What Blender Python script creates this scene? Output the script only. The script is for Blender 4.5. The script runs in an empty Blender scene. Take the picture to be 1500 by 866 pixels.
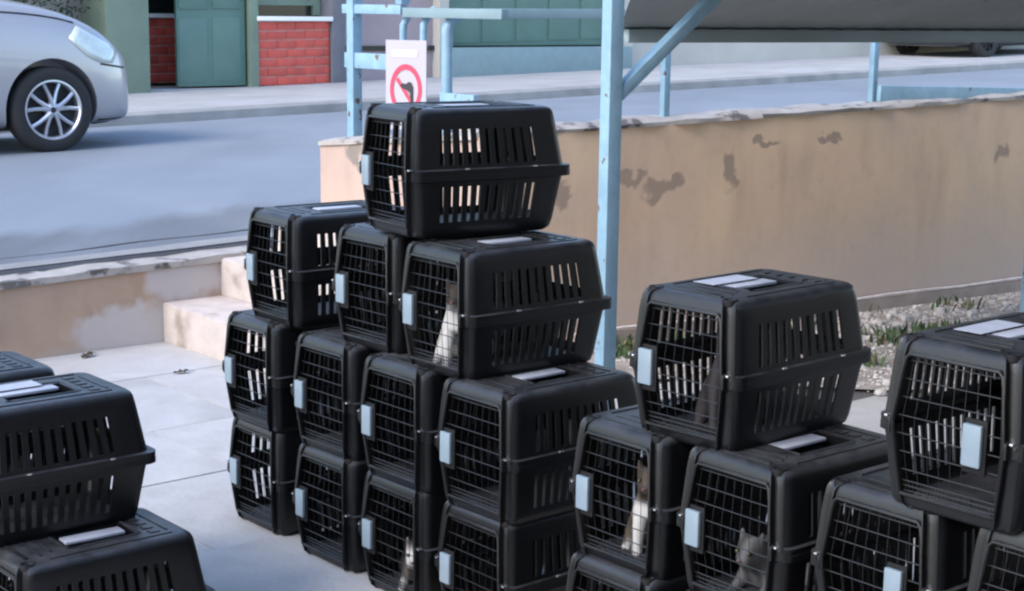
import bpy, bmesh, math, random
from mathutils import Vector, Matrix, noise
random.seed(7)
S = bpy.context.scene
COL = S.collection
R = math.radians

# ---------------------------------------------------------------- camera
CAM_H = 1.5904
cam_d = bpy.data.cameras.new("camera")
cam = bpy.data.objects.new("camera", cam_d)
COL.objects.link(cam)
cam_d.sensor_width = 36.0
cam_d.lens = 2332.35 / 1500 * 36.0
cam_d.clip_start = 0.05
cam_d.clip_end = 600
pt, rl = 0.17874, 0.013166
b_up = Vector((0, math.sin(pt), math.cos(pt)))
b_fw = Vector((0, math.cos(pt), -math.sin(pt)))
b_r = Vector((1, 0, 0))
c_r = b_r * math.cos(rl) + b_up * math.sin(rl)
c_u = -b_r * math.sin(rl) + b_up * math.cos(rl)
m = Matrix((c_r, c_u, -b_fw)).transposed().to_4x4()
m.translation = Vector((0, 0, CAM_H))
cam.matrix_world = m
S.camera = cam
S.render.resolution_x, S.render.resolution_y = 1024, 591

# ---------------------------------------------------------------- sky and sun
SUN_EL, SUN_DIR = R(38), Vector((-0.74, -0.67, 0)).normalized()     # soft light from the left
w = bpy.data.worlds.new("World")
S.world = w
w.use_nodes = True
nt = w.node_tree
bg = nt.nodes["Background"]
sky = nt.nodes.new("ShaderNodeTexSky")
sky.sky_type = 'NISHITA'
sky.sun_disc = False
sky.sun_elevation = SUN_EL
sky.sun_rotation = math.atan2(SUN_DIR.x, SUN_DIR.y)
sky.air_density, sky.dust_density, sky.ozone_density = 1.0, 1.0, 1.5
nt.links.new(sky.outputs[0], bg.inputs[0])
bg.inputs[1].default_value = 0.15
sl = bpy.data.lights.new("sun", 'SUN')
sl.energy = 0.9
sl.angle = R(24)
sl.color = (1.0, 0.93, 0.86)
sun = bpy.data.objects.new("sun", sl)
COL.objects.link(sun)
sd = Vector((SUN_DIR.x * math.cos(SUN_EL), SUN_DIR.y * math.cos(SUN_EL), math.sin(SUN_EL)))
sun.rotation_euler = sd.to_track_quat('Z', 'Y').to_euler()
sun.location = (-4, 2, 8)
S.view_settings.view_transform = 'Standard'
S.view_settings.look = 'None'
S.view_settings.exposure = 1.85
S.view_settings.gamma = 1.0
S.view_settings.use_curve_mapping = False
S.cycles.filter_width = 2.3
S.cycles.max_bounces = 6
S.cycles.use_denoising = True

# ---------------------------------------------------------------- helpers
class MB:
    """collects shapes, then links them as one mesh object"""
    def __init__(s):
        s.v, s.f = [], []
    def add(s, vs, fs):
        o = len(s.v)
        s.v += [tuple(a) for a in vs]
        s.f += [tuple(i + o for i in f) for f in fs]
        return s
    def box(s, c, d, ax=None):
        ax = ax or (Vector((1, 0, 0)), Vector((0, 1, 0)), Vector((0, 0, 1)))
        c = Vector(c)
        h = [a * (k / 2) for a, k in zip(ax, d)]
        vs = [c + h[0] * x + h[1] * y + h[2] * z for z in (-1, 1) for y in (-1, 1) for x in (-1, 1)]
        return s.add(vs, [(0, 2, 3, 1), (4, 5, 7, 6), (0, 1, 5, 4), (2, 6, 7, 3), (0, 4, 6, 2), (1, 3, 7, 5)])
    def prism(s, poly, z0, z1):
        """poly ccw [(x,y)], z0/z1 number or list"""
        n = len(poly)
        z0 = z0 if isinstance(z0, (list, tuple)) else [z0] * n
        z1 = z1 if isinstance(z1, (list, tuple)) else [z1] * n
        vs = [(p[0], p[1], z) for p, z in zip(poly, z0)] + [(p[0], p[1], z) for p, z in zip(poly, z1)]
        fs = [tuple(reversed(range(n))), tuple(range(n, 2 * n))]
        fs += [(i, (i + 1) % n, n + (i + 1) % n, n + i) for i in range(n)]
        return s.add(vs, fs)
    def tube(s, pts, r, n=8, cap=True, radii=None):
        pts = [Vector(p) for p in pts]
        rings = []
        for i, p in enumerate(pts):
            a = pts[max(i - 1, 0)]; b = pts[min(i + 1, len(pts) - 1)]
            t = (b - a).normalized()
            u = t.orthogonal().normalized() if i == 0 else (u - t * u.dot(t)).normalized()
            v = t.cross(u)
            rr = radii[i] if radii else r
            rings.append([p + (u * math.cos(k * 2 * math.pi / n) + v * math.sin(k * 2 * math.pi / n)) * rr for k in range(n)])
        vs = [q for g in rings for q in g]
        fs = [(i * n + k, i * n + (k + 1) % n, (i + 1) * n + (k + 1) % n, (i + 1) * n + k) for i in range(len(pts) - 1) for k in range(n)]
        if cap:
            fs += [tuple(reversed(range(n))), tuple((len(pts) - 1) * n + k for k in range(n))]
        return s.add(vs, fs)
    def lathe(s, prof, c, ax, n=32):
        """prof [(radius, along)] about axis ax through c"""
        ax = Vector(ax).normalized(); u = ax.orthogonal().normalized(); v = ax.cross(u); c = Vector(c)
        vs = [c + ax * h + (u * math.cos(k * 2 * math.pi / n) + v * math.sin(k * 2 * math.pi / n)) * r for r, h in prof for k in range(n)]
        fs = [(i * n + k, i * n + (k + 1) % n, (i + 1) * n + (k + 1) % n, (i + 1) * n + k) for i in range(len(prof) - 1) for k in range(n)]
        return s.add(vs, fs)
    def mesh(s, name):
        me = bpy.data.meshes.new(name)
        me.from_pydata(s.v, [], s.f)
        bm = bmesh.new(); bm.from_mesh(me)
        bmesh.ops.recalc_face_normals(bm, faces=bm.faces)
        bm.to_mesh(me); bm.free()
        return me
    def build(s, name, mat, parent=None, bevel=0, smooth=False, seg=2):
        me = s.mesh(name)
        if bevel:
            bm = bmesh.new(); bm.from_mesh(me)
            bmesh.ops.bevel(bm, geom=[e for e in bm.edges if e.calc_face_angle(0) > 0.5], offset=bevel, segments=seg, affect='EDGES', profile=0.6)
            bm.to_mesh(me); bm.free()
        return link(name, me, mat, parent, smooth or bool(bevel))

def link(name, me, mat, parent=None, smooth=False):
    if mat and not me.materials:
        me.materials.append(mat)
    if smooth:
        me.shade_smooth()
        try:
            me.set_sharp_from_angle(angle=R(40))
        except Exception:
            pass
    o = bpy.data.objects.new(name, me)
    COL.objects.link(o)
    o.parent = parent
    return o

def empty(name, loc=(0, 0, 0), rz=0):
    o = bpy.data.objects.new(name, None)
    o.empty_display_size = 0.1
    COL.objects.link(o)
    o.location = loc
    o.rotation_euler = (0, 0, rz)
    return o

def tag(o, label, cat, group=None):
    o["label"] = label
    o["category"] = cat
    if group:
        o["group"] = group
    return o

def structure(o, label=None):
    o["kind"] = "structure"
    if label:
        o["label"] = label
    return o

def copy_tree(o, parent=None):
    c = o.copy()
    COL.objects.link(c)
    c.parent = parent
    for ch in o.children:
        copy_tree(ch, c)
    return c

def eval_mesh(o, name):
    """apply an object's modifiers and return the plain mesh, removing the object"""
    bpy.context.view_layer.update()
    dg = bpy.context.evaluated_depsgraph_get()
    me = bpy.data.meshes.new_from_object(o.evaluated_get(dg))
    me.name = name
    bpy.data.objects.remove(o)
    return me

# ---------------------------------------------------------------- materials
def mat(name, col, rough=0.6, metal=0.0, spec=0.5, var=0.0, scale=6.0, bump=0.0, bscale=60.0, col2=None, c2scale=3.0,
        c2lo=0.5, c2hi=0.65, rvar=0.0, objrand=0.0, coat=0.0, coords='Object', detail=6):
    mt = bpy.data.materials.new(name)
    mt.use_nodes = True
    t = mt.node_tree; N = t.nodes; L = t.links
    b = N["Principled BSDF"]
    b.inputs["Roughness"].default_value = rough
    b.inputs["Metallic"].default_value = metal
    b.inputs["Specular IOR Level"].default_value = spec
    b.inputs["Coat Weight"].default_value = coat
    tc = N.new("ShaderNodeTexCoord")
    src = None
    if col2 is not None:
        n2 = N.new("ShaderNodeTexNoise"); n2.inputs["Scale"].default_value = c2scale; n2.inputs["Detail"].default_value = detail
        L.new(tc.outputs[coords], n2.inputs["Vector"])
        mr = N.new("ShaderNodeMapRange"); mr.inputs[1].default_value = c2lo; mr.inputs[2].default_value = c2hi
        L.new(n2.outputs["Fac"], mr.inputs[0])
        mx = N.new("ShaderNodeMix"); mx.data_type = 'RGBA'
        mx.inputs["A"].default_value = (*col, 1); mx.inputs["B"].default_value = (*col2, 1)
        L.new(mr.outputs[0], mx.inputs["Factor"])
        src = mx.outputs["Result"]
    else:
        rgb = N.new("ShaderNodeRGB"); rgb.outputs[0].default_value = (*col, 1); src = rgb.outputs[0]
    if var or objrand:
        hsv = N.new("ShaderNodeHueSaturation")
        L.new(src, hsv.inputs["Color"])
        val = None
        if var:
            n1 = N.new("ShaderNodeTexNoise"); n1.inputs["Scale"].default_value = scale; n1.inputs["Detail"].default_value = 8
            L.new(tc.outputs[coords], n1.inputs["Vector"])
            r1 = N.new("ShaderNodeMapRange"); r1.inputs[1].default_value = 0.25; r1.inputs[2].default_value = 0.75
            r1.inputs[3].default_value = 1 - var; r1.inputs[4].default_value = 1 + var
            L.new(n1.outputs["Fac"], r1.inputs[0]); val = r1.outputs[0]
        if objrand:
            oi = N.new("ShaderNodeObjectInfo")
            r2 = N.new("ShaderNodeMapRange"); r2.inputs[3].default_value = 1 - objrand; r2.inputs[4].default_value = 1 + objrand
            L.new(oi.outputs["Random"], r2.inputs[0])
            if val is None:
                val = r2.outputs[0]
            else:
                mu = N.new("ShaderNodeMath"); mu.operation = 'MULTIPLY'
                L.new(val, mu.inputs[0]); L.new(r2.outputs[0], mu.inputs[1]); val = mu.outputs[0]
        L.new(val, hsv.inputs["Value"])
        src = hsv.outputs["Color"]
    L.new(src, b.inputs["Base Color"])
    if rvar:
        n3 = N.new("ShaderNodeTexNoise"); n3.inputs["Scale"].default_value = scale * 1.7; n3.inputs["Detail"].default_value = 5
        L.new(tc.outputs[coords], n3.inputs["Vector"])
        r3 = N.new("ShaderNodeMapRange"); r3.inputs[3].default_value = max(rough - rvar, 0.03); r3.inputs[4].default_value = min(rough + rvar, 1)
        L.new(n3.outputs["Fac"], r3.inputs[0]); L.new(r3.outputs[0], b.inputs["Roughness"])
    if bump:
        n4 = N.new("ShaderNodeTexNoise"); n4.inputs["Scale"].default_value = bscale; n4.inputs["Detail"].default_value = 6
        L.new(tc.outputs[coords], n4.inputs["Vector"])
        bp = N.new("ShaderNodeBump"); bp.inputs["Strength"].default_value = bump; bp.inputs["Distance"].default_value = 0.01
        L.new(n4.outputs["Fac"], bp.inputs["Height"]); L.new(bp.outputs["Normal"], b.inputs["Normal"])
    return mt

M = {}
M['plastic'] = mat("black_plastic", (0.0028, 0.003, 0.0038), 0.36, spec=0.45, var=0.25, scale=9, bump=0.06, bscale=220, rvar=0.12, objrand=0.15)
def dust_and_sheen(mt):  # specks of dust, plus paler upward faces painted to imitate sky sheen
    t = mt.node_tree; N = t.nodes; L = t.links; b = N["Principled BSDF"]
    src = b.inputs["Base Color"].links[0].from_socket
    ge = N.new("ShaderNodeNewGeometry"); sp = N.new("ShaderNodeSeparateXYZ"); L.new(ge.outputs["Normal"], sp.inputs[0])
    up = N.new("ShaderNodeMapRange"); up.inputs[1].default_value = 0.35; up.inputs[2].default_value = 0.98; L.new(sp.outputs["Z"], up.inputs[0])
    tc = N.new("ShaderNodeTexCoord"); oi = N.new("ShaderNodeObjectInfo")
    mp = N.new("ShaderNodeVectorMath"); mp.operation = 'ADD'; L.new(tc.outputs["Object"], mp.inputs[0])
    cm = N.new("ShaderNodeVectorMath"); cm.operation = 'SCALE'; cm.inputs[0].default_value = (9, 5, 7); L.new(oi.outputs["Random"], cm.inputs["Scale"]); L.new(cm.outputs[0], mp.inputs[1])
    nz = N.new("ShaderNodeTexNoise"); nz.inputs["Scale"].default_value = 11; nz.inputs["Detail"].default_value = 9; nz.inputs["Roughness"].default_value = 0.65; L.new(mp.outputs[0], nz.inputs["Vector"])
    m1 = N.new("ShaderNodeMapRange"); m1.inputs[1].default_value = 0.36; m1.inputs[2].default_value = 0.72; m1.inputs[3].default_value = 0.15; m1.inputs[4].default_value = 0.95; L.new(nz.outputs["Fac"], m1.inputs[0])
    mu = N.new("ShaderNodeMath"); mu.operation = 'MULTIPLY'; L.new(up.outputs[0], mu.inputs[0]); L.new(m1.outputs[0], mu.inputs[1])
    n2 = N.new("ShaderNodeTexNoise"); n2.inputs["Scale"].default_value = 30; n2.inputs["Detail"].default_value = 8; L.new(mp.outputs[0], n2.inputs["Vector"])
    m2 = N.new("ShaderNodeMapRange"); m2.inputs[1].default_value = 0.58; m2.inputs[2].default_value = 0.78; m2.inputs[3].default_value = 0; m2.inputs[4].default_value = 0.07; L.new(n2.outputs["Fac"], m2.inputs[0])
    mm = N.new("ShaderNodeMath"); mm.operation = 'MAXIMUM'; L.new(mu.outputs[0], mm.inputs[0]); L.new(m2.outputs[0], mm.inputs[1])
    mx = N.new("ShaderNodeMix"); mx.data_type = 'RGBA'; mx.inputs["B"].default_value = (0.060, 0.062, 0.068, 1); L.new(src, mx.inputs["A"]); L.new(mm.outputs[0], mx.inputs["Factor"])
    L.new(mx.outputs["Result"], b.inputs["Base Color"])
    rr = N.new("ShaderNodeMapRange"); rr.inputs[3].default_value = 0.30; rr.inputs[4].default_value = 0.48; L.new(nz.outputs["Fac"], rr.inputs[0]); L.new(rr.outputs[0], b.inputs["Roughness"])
dust_and_sheen(M['plastic'])
M['foot'] = mat("black_rubber", (0.004, 0.004, 0.005), 0.7, spec=0.3)
M['wire'] = mat("dark_wire", (0.014, 0.0135, 0.014), 0.4, metal=0.3)
M['latch'] = mat("grey_blue_plastic", (0.17, 0.22, 0.26), 0.42, var=0.10, scale=20)
M['handle'] = mat("pale_handle_plastic", (0.36, 0.38, 0.44), 0.4, var=0.1, scale=20)
M['paper'] = mat("white_paper_label", (0.34, 0.36, 0.42), 0.6, var=0.08, scale=30)
M['clip'] = mat("clip_glint", (0.75, 0.75, 0.78), 0.25, metal=0.9)  # black clips coloured bright metal to imitate their glints
M['slab'] = mat("pale_concrete_slab", (0.40, 0.39, 0.385), 0.8, var=0.16, scale=3.2, bump=0.25, bscale=40, col2=(0.31, 0.295, 0.28), c2scale=2.3, c2lo=0.45, c2hi=0.72, objrand=0.05)
M['mortar'] = mat("slab_joint", (0.09, 0.085, 0.08), 0.9, var=0.3, scale=5, bump=0.3)
M['asphalt'] = mat("worn_pale_asphalt", (0.18, 0.205, 0.24), 0.8, var=0.10, scale=0.9, bump=0.4, bscale=90, col2=(0.205, 0.225, 0.255), c2scale=0.5, c2lo=0.4, c2hi=0.7)
def road_mat():
    mt = M['asphalt']; t = mt.node_tree; N = t.nodes; L = t.links; b = N["Principled BSDF"]
    src = b.inputs["Base Color"].links[0].from_socket
    tc = N.new("ShaderNodeTexCoord")
    d = N.new("ShaderNodeVectorMath"); d.operation = 'DOT_PRODUCT'; d.inputs[1].default_value = tuple(r_); L.new(tc.outputs["Object"], d.inputs[0])
    mp = N.new("ShaderNodeMapping"); mp.inputs["Rotation"].default_value = (0, 0, YAW0); mp.inputs["Scale"].default_value = (1.0, 0.22, 1.0); L.new(tc.outputs["Object"], mp.inputs[0])
    nz = N.new("ShaderNodeTexNoise"); nz.inputs["Scale"].default_value = 2.2; nz.inputs["Detail"].default_value = 7; L.new(mp.outputs[0], nz.inputs["Vector"])
    a = N.new("ShaderNodeMath"); a.operation = 'MULTIPLY_ADD'; a.inputs[1].default_value = 0.9; L.new(nz.outputs["Fac"], a.inputs[0]); L.new(d.outputs["Value"], a.inputs[2])
    e = D0.dot(r_)
    m1 = N.new("ShaderNodeMapRange"); m1.inputs[1].default_value = e - 0.72; m1.inputs[2].default_value = e - 0.38; L.new(a.outputs[0], m1.inputs[0])
    m2 = N.new("ShaderNodeMapRange"); m2.inputs[1].default_value = 0.42; m2.inputs[2].default_value = 0.68; m2.inputs[3].default_value = 0.55; m2.inputs[4].default_value = 1.0; L.new(nz.outputs["Fac"], m2.inputs[0])
    mu = N.new("ShaderNodeMath"); mu.operation = 'MULTIPLY'; L.new(m1.outputs[0], mu.inputs[0]); L.new(m2.outputs[0], mu.inputs[1])
    mx = N.new("ShaderNodeMix"); mx.data_type = 'RGBA'; mx.inputs["B"].default_value = (0.10, 0.105, 0.115, 1); L.new(src, mx.inputs["A"]); L.new(mu.outputs[0], mx.inputs["Factor"])
    # long worn streaks along the road
    n3 = N.new("ShaderNodeTexNoise"); n3.inputs["Scale"].default_value = 1.1; n3.inputs["Detail"].default_value = 9; L.new(mp.outputs[0], n3.inputs["Vector"])
    m3 = N.new("ShaderNodeMapRange"); m3.inputs[1].default_value = 0.5; m3.inputs[2].default_value = 0.75; m3.inputs[3].default_value = 0; m3.inputs[4].default_value = 0.5; L.new(n3.outputs["Fac"], m3.inputs[0])
    m4 = N.new("ShaderNodeMix"); m4.data_type = 'RGBA'; m4.inputs["B"].default_value = (0.14, 0.152, 0.175, 1); L.new(mx.outputs["Result"], m4.inputs["A"]); L.new(m3.outputs[0], m4.inputs["Factor"])
    L.new(m4.outputs["Result"], b.inputs["Base Color"])
M['patch'] = mat("dark_asphalt_patch", (0.11, 0.115, 0.125), 0.85, var=0.25, scale=3, bump=0.4, bscale=70, col2=(0.17, 0.17, 0.18), c2scale=2.0)
M['kerb'] = mat("kerb_concrete", (0.24, 0.235, 0.23), 0.85, var=0.25, scale=3, bump=0.4, bscale=40)
M['walk'] = mat("sidewalk_concrete", (0.34, 0.335, 0.34), 0.85, var=0.15, scale=2, bump=0.3, bscale=40)
M['step'] = mat("plastered_step", (0.40, 0.345, 0.315), 0.85, var=0.2, scale=6, bump=0.3, bscale=30, col2=(0.23, 0.19, 0.16), c2scale=4.0, c2lo=0.54, c2hi=0.66)
M['blue'] = mat("pale_blue_paint", (0.18, 0.295, 0.375), 0.5, var=0.16, scale=14, bump=0.12, bscale=60, col2=(0.10, 0.055, 0.03), c2scale=16, c2lo=0.66, c2hi=0.70, detail=9)
M['teal'] = mat("pale_teal_paint", (0.16, 0.23, 0.25), 0.5, var=0.1, scale=8)
M['roof'] = mat("grey_roof_sheet", (0.20, 0.25, 0.265), 0.55, var=0.15, scale=2)
M['green'] = mat("green_gate_paint", (0.085, 0.16, 0.135), 0.5, var=0.12, scale=3)
M['greenp'] = mat("grey_green_pillar_paint", (0.15, 0.20, 0.15), 0.6, var=0.12, scale=4)
M['red'] = mat("red_painted_brick", (0.48, 0.07, 0.05), 0.6, var=0.18, scale=6, bump=0.2, bscale=40, objrand=0.1)
M['redj'] = mat("pale_red_joint", (0.55, 0.28, 0.24), 0.85)
M['sill'] = mat("white_sill", (0.75, 0.74, 0.72), 0.6)
M['dark'] = mat("dark_window_glass", (0.012, 0.016, 0.015), 0.12, spec=0.6)
M['pinkw'] = mat("dusty_mauve_wall", (0.30, 0.24, 0.25), 0.8, var=0.1, scale=3)
M['greyw'] = mat("dark_grey_pier", (0.13, 0.13, 0.15), 0.8, var=0.12)
M['bldg'] = mat("cream_building_plaster", (0.42, 0.40, 0.36), 0.85, var=0.1, scale=1.5)
M['silver'] = mat("silver_car_paint", (0.37, 0.355, 0.37), 0.32, metal=0.4, coat=0.6)
M['darkpaint'] = mat("black_car_paint", (0.01, 0.01, 0.013), 0.25, coat=0.6)
M['tyre'] = mat("tyre_rubber", (0.014, 0.014, 0.015), 0.8, bump=0.1)
M['alloy'] = mat("alloy_rim", (0.55, 0.56, 0.60), 0.3, metal=0.85)
M['black'] = mat("black_trim", (0.008, 0.008, 0.009), 0.6)
M['lens'] = mat("headlight_lens", (0.50, 0.54, 0.50), 0.08, spec=0.8, coat=1.0, var=0.2, scale=9)
M['signw'] = mat("white_sign_board", (0.36, 0.34, 0.38), 0.4)
M['signr'] = mat("red_sign_ink", (0.50, 0.03, 0.08), 0.45)
M['signp'] = mat("faded_pink_print", (0.72, 0.50, 0.55), 0.5)
M['signb'] = mat("black_sign_ink", (0.01, 0.01, 0.015), 0.5)
M['soil'] = mat("gravel_soil", (0.30, 0.26, 0.23), 0.95, var=0.35, scale=9, bump=0.6, bscale=30)
M['pebble'] = mat("pale_pebble", (0.45, 0.42, 0.40), 0.85, var=0.3, scale=14)
M['grass'] = mat("weed_green", (0.055, 0.10, 0.04), 0.75, var=0.35, scale=7, col2=(0.16, 0.14, 0.07), c2scale=9, c2lo=0.5, c2hi=0.62)
M['leaf'] = mat("dark_hedge_leaf", (0.018, 0.032, 0.014), 0.6, var=0.4, scale=5)
M['bark'] = mat("shrub_bark", (0.06, 0.045, 0.03), 0.9)
M['skirt'] = mat("ledge_paint", (0.34, 0.27, 0.23), 0.85, var=0.2, scale=9)
M['ledge'] = mat("pale_ledge_edge", (0.62, 0.54, 0.50), 0.8, var=0.2, scale=16)
M['coping'] = mat("broken_coping_mortar", (0.33, 0.30, 0.275), 0.9, var=0.2, scale=9, bump=0.5, bscale=25, col2=(0.10, 0.09, 0.085), c2scale=7, c2lo=0.56, c2hi=0.62)

def plaster(name, base, stain, patches, peel, low=None):
    """wall plaster: base with soft stains, and flaked places given as (point, radii) in object space"""
    mt = bpy.data.materials.new(name); mt.use_nodes = True
    t = mt.node_tree; N = t.nodes; L = t.links
    b = N["Principled BSDF"]; b.inputs["Roughness"].default_value = 0.9; b.inputs["Specular IOR Level"].default_value = 0.25
    tc = N.new("ShaderNodeTexCoord")
    def nz(scale, detail=6, dist=0.0):
        n = N.new("ShaderNodeTexNoise"); n.inputs["Scale"].default_value = scale; n.inputs["Detail"].default_value = detail
        n.inputs["Distortion"].default_value = dist
        L.new(tc.outputs["Object"], n.inputs["Vector"]); return n
    def rng(sock, a, bb, c=0.0, d=1.0):
        r = N.new("ShaderNodeMapRange"); r.inputs[1].default_value = a; r.inputs[2].default_value = bb
        r.inputs[3].default_value = c; r.inputs[4].default_value = d; L.new(sock, r.inputs[0]); return r.outputs[0]
    def mix(fac, A, B):
        mx = N.new("ShaderNodeMix"); mx.data_type = 'RGBA'
        L.new(fac, mx.inputs["Factor"])
        for k, v in (("A", A), ("B", B)):
            if isinstance(v, tuple): mx.inputs[k].default_value = (*v, 1)
            else: L.new(v, mx.inputs[k])
        return mx.outputs["Result"]
    c = mix(rng(nz(1.7, 8, 0.6).outputs["Fac"], 0.42, 0.68), base, stain)
    c = mix(rng(nz(14, 8).outputs["Fac"], 0.52, 0.75, 0, 0.35), c, tuple(k * 0.72 for k in base))
    mpz = N.new("ShaderNodeMapping"); mpz.inputs["Scale"].default_value = (5.0, 5.0, 0.9); L.new(tc.outputs["Object"], mpz.inputs[0])
    dr_ = N.new("ShaderNodeTexNoise"); dr_.inputs["Scale"].default_value = 1.0; dr_.inputs["Detail"].default_value = 7; L.new(mpz.outputs[0], dr_.inputs["Vector"])
    c = mix(rng(dr_.outputs["Fac"], 0.50, 0.70, 0, 0.5), c, tuple(k * f for k, f in zip(base, (0.66, 0.66, 0.70))))
    c = mix(rng(nz(0.9, 5, 1.0).outputs["Fac"], 0.50, 0.66, 0, 0.6), c, tuple(min(k * f, 0.72) for k, f in zip(base, (1.10, 1.12, 1.05))))
    if low:
        sp = N.new("ShaderNodeSeparateXYZ"); L.new(tc.outputs["Object"], sp.inputs[0])
        ad = N.new("ShaderNodeMath"); ad.operation = 'MULTIPLY_ADD'; ad.inputs[1].default_value = 0.5
        L.new(nz(2.2, 6).outputs["Fac"], ad.inputs[0]); L.new(sp.outputs["Z"], ad.inputs[2])
        c = mix(rng(ad.outputs[0], low[1], low[2], 1, 0), c, low[0])
    mask = None
    wob = nz(9, 5); wv = N.new("ShaderNodeVectorMath"); wv.operation = 'SUBTRACT'; wv.inputs[1].default_value = (0.5, 0.5, 0.5)
    L.new(wob.outputs["Color"], wv.inputs[0])
    ws = N.new("ShaderNodeVectorMath"); ws.operation = 'SCALE'; ws.inputs["Scale"].default_value = 0.22; L.new(wv.outputs[0], ws.inputs[0])
    pv = N.new("ShaderNodeVectorMath"); pv.operation = 'ADD'; L.new(tc.outputs["Object"], pv.inputs[0]); L.new(ws.outputs[0], pv.inputs[1])
    for P, rad in patches:
        d = N.new("ShaderNodeVectorMath"); d.operation = 'SUBTRACT'; d.inputs[1].default_value = P; L.new(pv.outputs[0], d.inputs[0])
        q = N.new("ShaderNodeVectorMath"); q.operation = 'DIVIDE'; q.inputs[1].default_value = rad; L.new(d.outputs[0], q.inputs[0])
        ln = N.new("ShaderNodeVectorMath"); ln.operation = 'LENGTH'; L.new(q.outputs[0], ln.inputs[0])
        f = rng(ln.outputs["Value"], 0.72, 1.12, 0.9, 0)
        if mask is None: mask = f
        else:
            mm = N.new("ShaderNodeMath"); mm.operation = 'MAXIMUM'; L.new(mask, mm.inputs[0]); L.new(f, mm.inputs[1]); mask = mm.outputs[0]
    if mask is not None:
        c = mix(mask, c, peel)
    L.new(c, b.inputs["Base Color"])
    hb = nz(22, 8).outputs["Fac"]
    if mask is not None:
        sb = N.new("ShaderNodeMath"); sb.operation = 'MULTIPLY_ADD'; sb.inputs[1].default_value = -0.6; L.new(mask, sb.inputs[0]); L.new(hb, sb.inputs[2]); hb = sb.outputs[0]
    bp = N.new("ShaderNodeBump"); bp.inputs["Strength"].default_value = 0.16; bp.inputs["Distance"].default_value = 0.012
    L.new(hb, bp.inputs["Height"]); L.new(bp.outputs["Normal"], b.inputs["Normal"])
    return mt

# ---------------------------------------------------------------- yard frame: s along the road, r towards the viewer's right
D0 = Vector((-1.662, 7.45, 0))
YAW0 = 0.8655
s_ = Vector((math.sin(YAW0), math.cos(YAW0), 0)); r_ = Vector((math.cos(YAW0), -math.sin(YAW0), 0))
def fr(sg, ro, z=0.0):
    return D0 + s_ * sg + r_ * ro + Vector((0, 0, z))
def inv(p):
    d = Vector((p[0], p[1], 0)) - D0
    return d.dot(s_), d.dot(r_)
def road_z(sg):
    return 0.40 + 0.0215 * max(min(sg, 60), -40)
W0 = Vector((2.43, 8.84, 0)); w_ = Vector((0.829, 0.559, 0)).normalized(); n_ = Vector((-w_.y, w_.x, 0))   # main wall line
def wl(t, off=0.0, z=0.0):
    return W0 + w_ * t + n_ * off + Vector((0, 0, z))
K_T = -3.11

# ---------------------------------------------------------------- ground, yard slabs
g = MB()
g.add([fr(-60, 60, -0.06), fr(60, 60, -0.06), fr(60, 1.3, -0.06), fr(-60, -0.05, -0.06)], [(0, 1, 2, 3)])
structure(g.build("ground", M['soil']))
yard = MB()
SG0, SG1, RO0, RO1 = -5.6, 5.2, 0.0, 8.4
gl = [fr(-9, 0.0, -0.012), fr(-0.0, 0.0, -0.012), fr(0, 1.3, -0.012), wl(-2.9, -0.05, -0.012), wl(4, -0.05, -0.012), fr(8, 9, -0.012), fr(-9, 9, -0.012)]
yard.add(gl, [tuple(reversed(range(len(gl))))])
yard_o = structure(yard.build("yard_paving", M['mortar']))
slab_me = {}
def slab_mesh(a, b):
    if (a, b) not in slab_me:
        k = MB(); k.box((0, 0, -0.02), (a, b, 0.04))
        me = k.mesh("slab")
        bm = bmesh.new(); bm.from_mesh(me)
        bm.to_mesh(me); bm.free(); me.materials.append(M['slab'])
        slab_me[(a, b)] = me
    return slab_me[(a, b)]
GRV = [(-0.9, 6.75), (0.2, 6.86), (1.6, 6.62), (3.2, 6.9), (5.5, 8.5)]     # edge of the gravel strip under the wall
def grv_y(x):
    for (x0, y0), (x1, y1) in zip(GRV, GRV[1:]):
        if x0 <= x <= x1:
            return y0 + (y1 - y0) * (x - x0) / (x1 - x0)
    return 99 if x < GRV[0][0] else GRV[-1][1]
ro, row = 0.0, 0
rw = [0.62, 0.82, 0.62, 0.70, 0.72, 0.70, 0.70, 0.72, 0.70, 0.70, 0.7, 0.7]
for row, a in enumerate(rw):
    sg = SG0 + (0.5 if row % 2 else 0.0) * 0.95 + random.uniform(-0.05, 0.05)
    while sg < SG1:
        b = 0.95
        c = fr(sg + b / 2, ro + a / 2)
        ok = c.y < grv_y(c.x) - 0.22 and not (sg + b > 0.0 and ro < 1.1)
        if sg < 0 < sg + b and ro < 1.1:
            pass
        if ok:
            o = link("slab", slab_mesh(round(a - 0.005, 3), b - 0.005), None, yard_o)
            o.location = c + Vector((0, 0, random.uniform(-0.0015, 0.0015)))
            o.rotation_euler = (random.uniform(-.0015, .0015), random.uniform(-.0015, .0015), -YAW0 + random.uniform(-.002, .002))
        elif sg + b > 0 and sg < 0 and ro < 1.1:
            bb = round(-sg - 0.007, 2)
            if bb > 0.08:
                o = link("slab", slab_mesh(round(a - 0.007, 3), bb), None, yard_o)
                o.location = fr(sg / 2, ro + a / 2); o.rotation_euler.z = -YAW0
        sg += b
    ro += a

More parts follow.
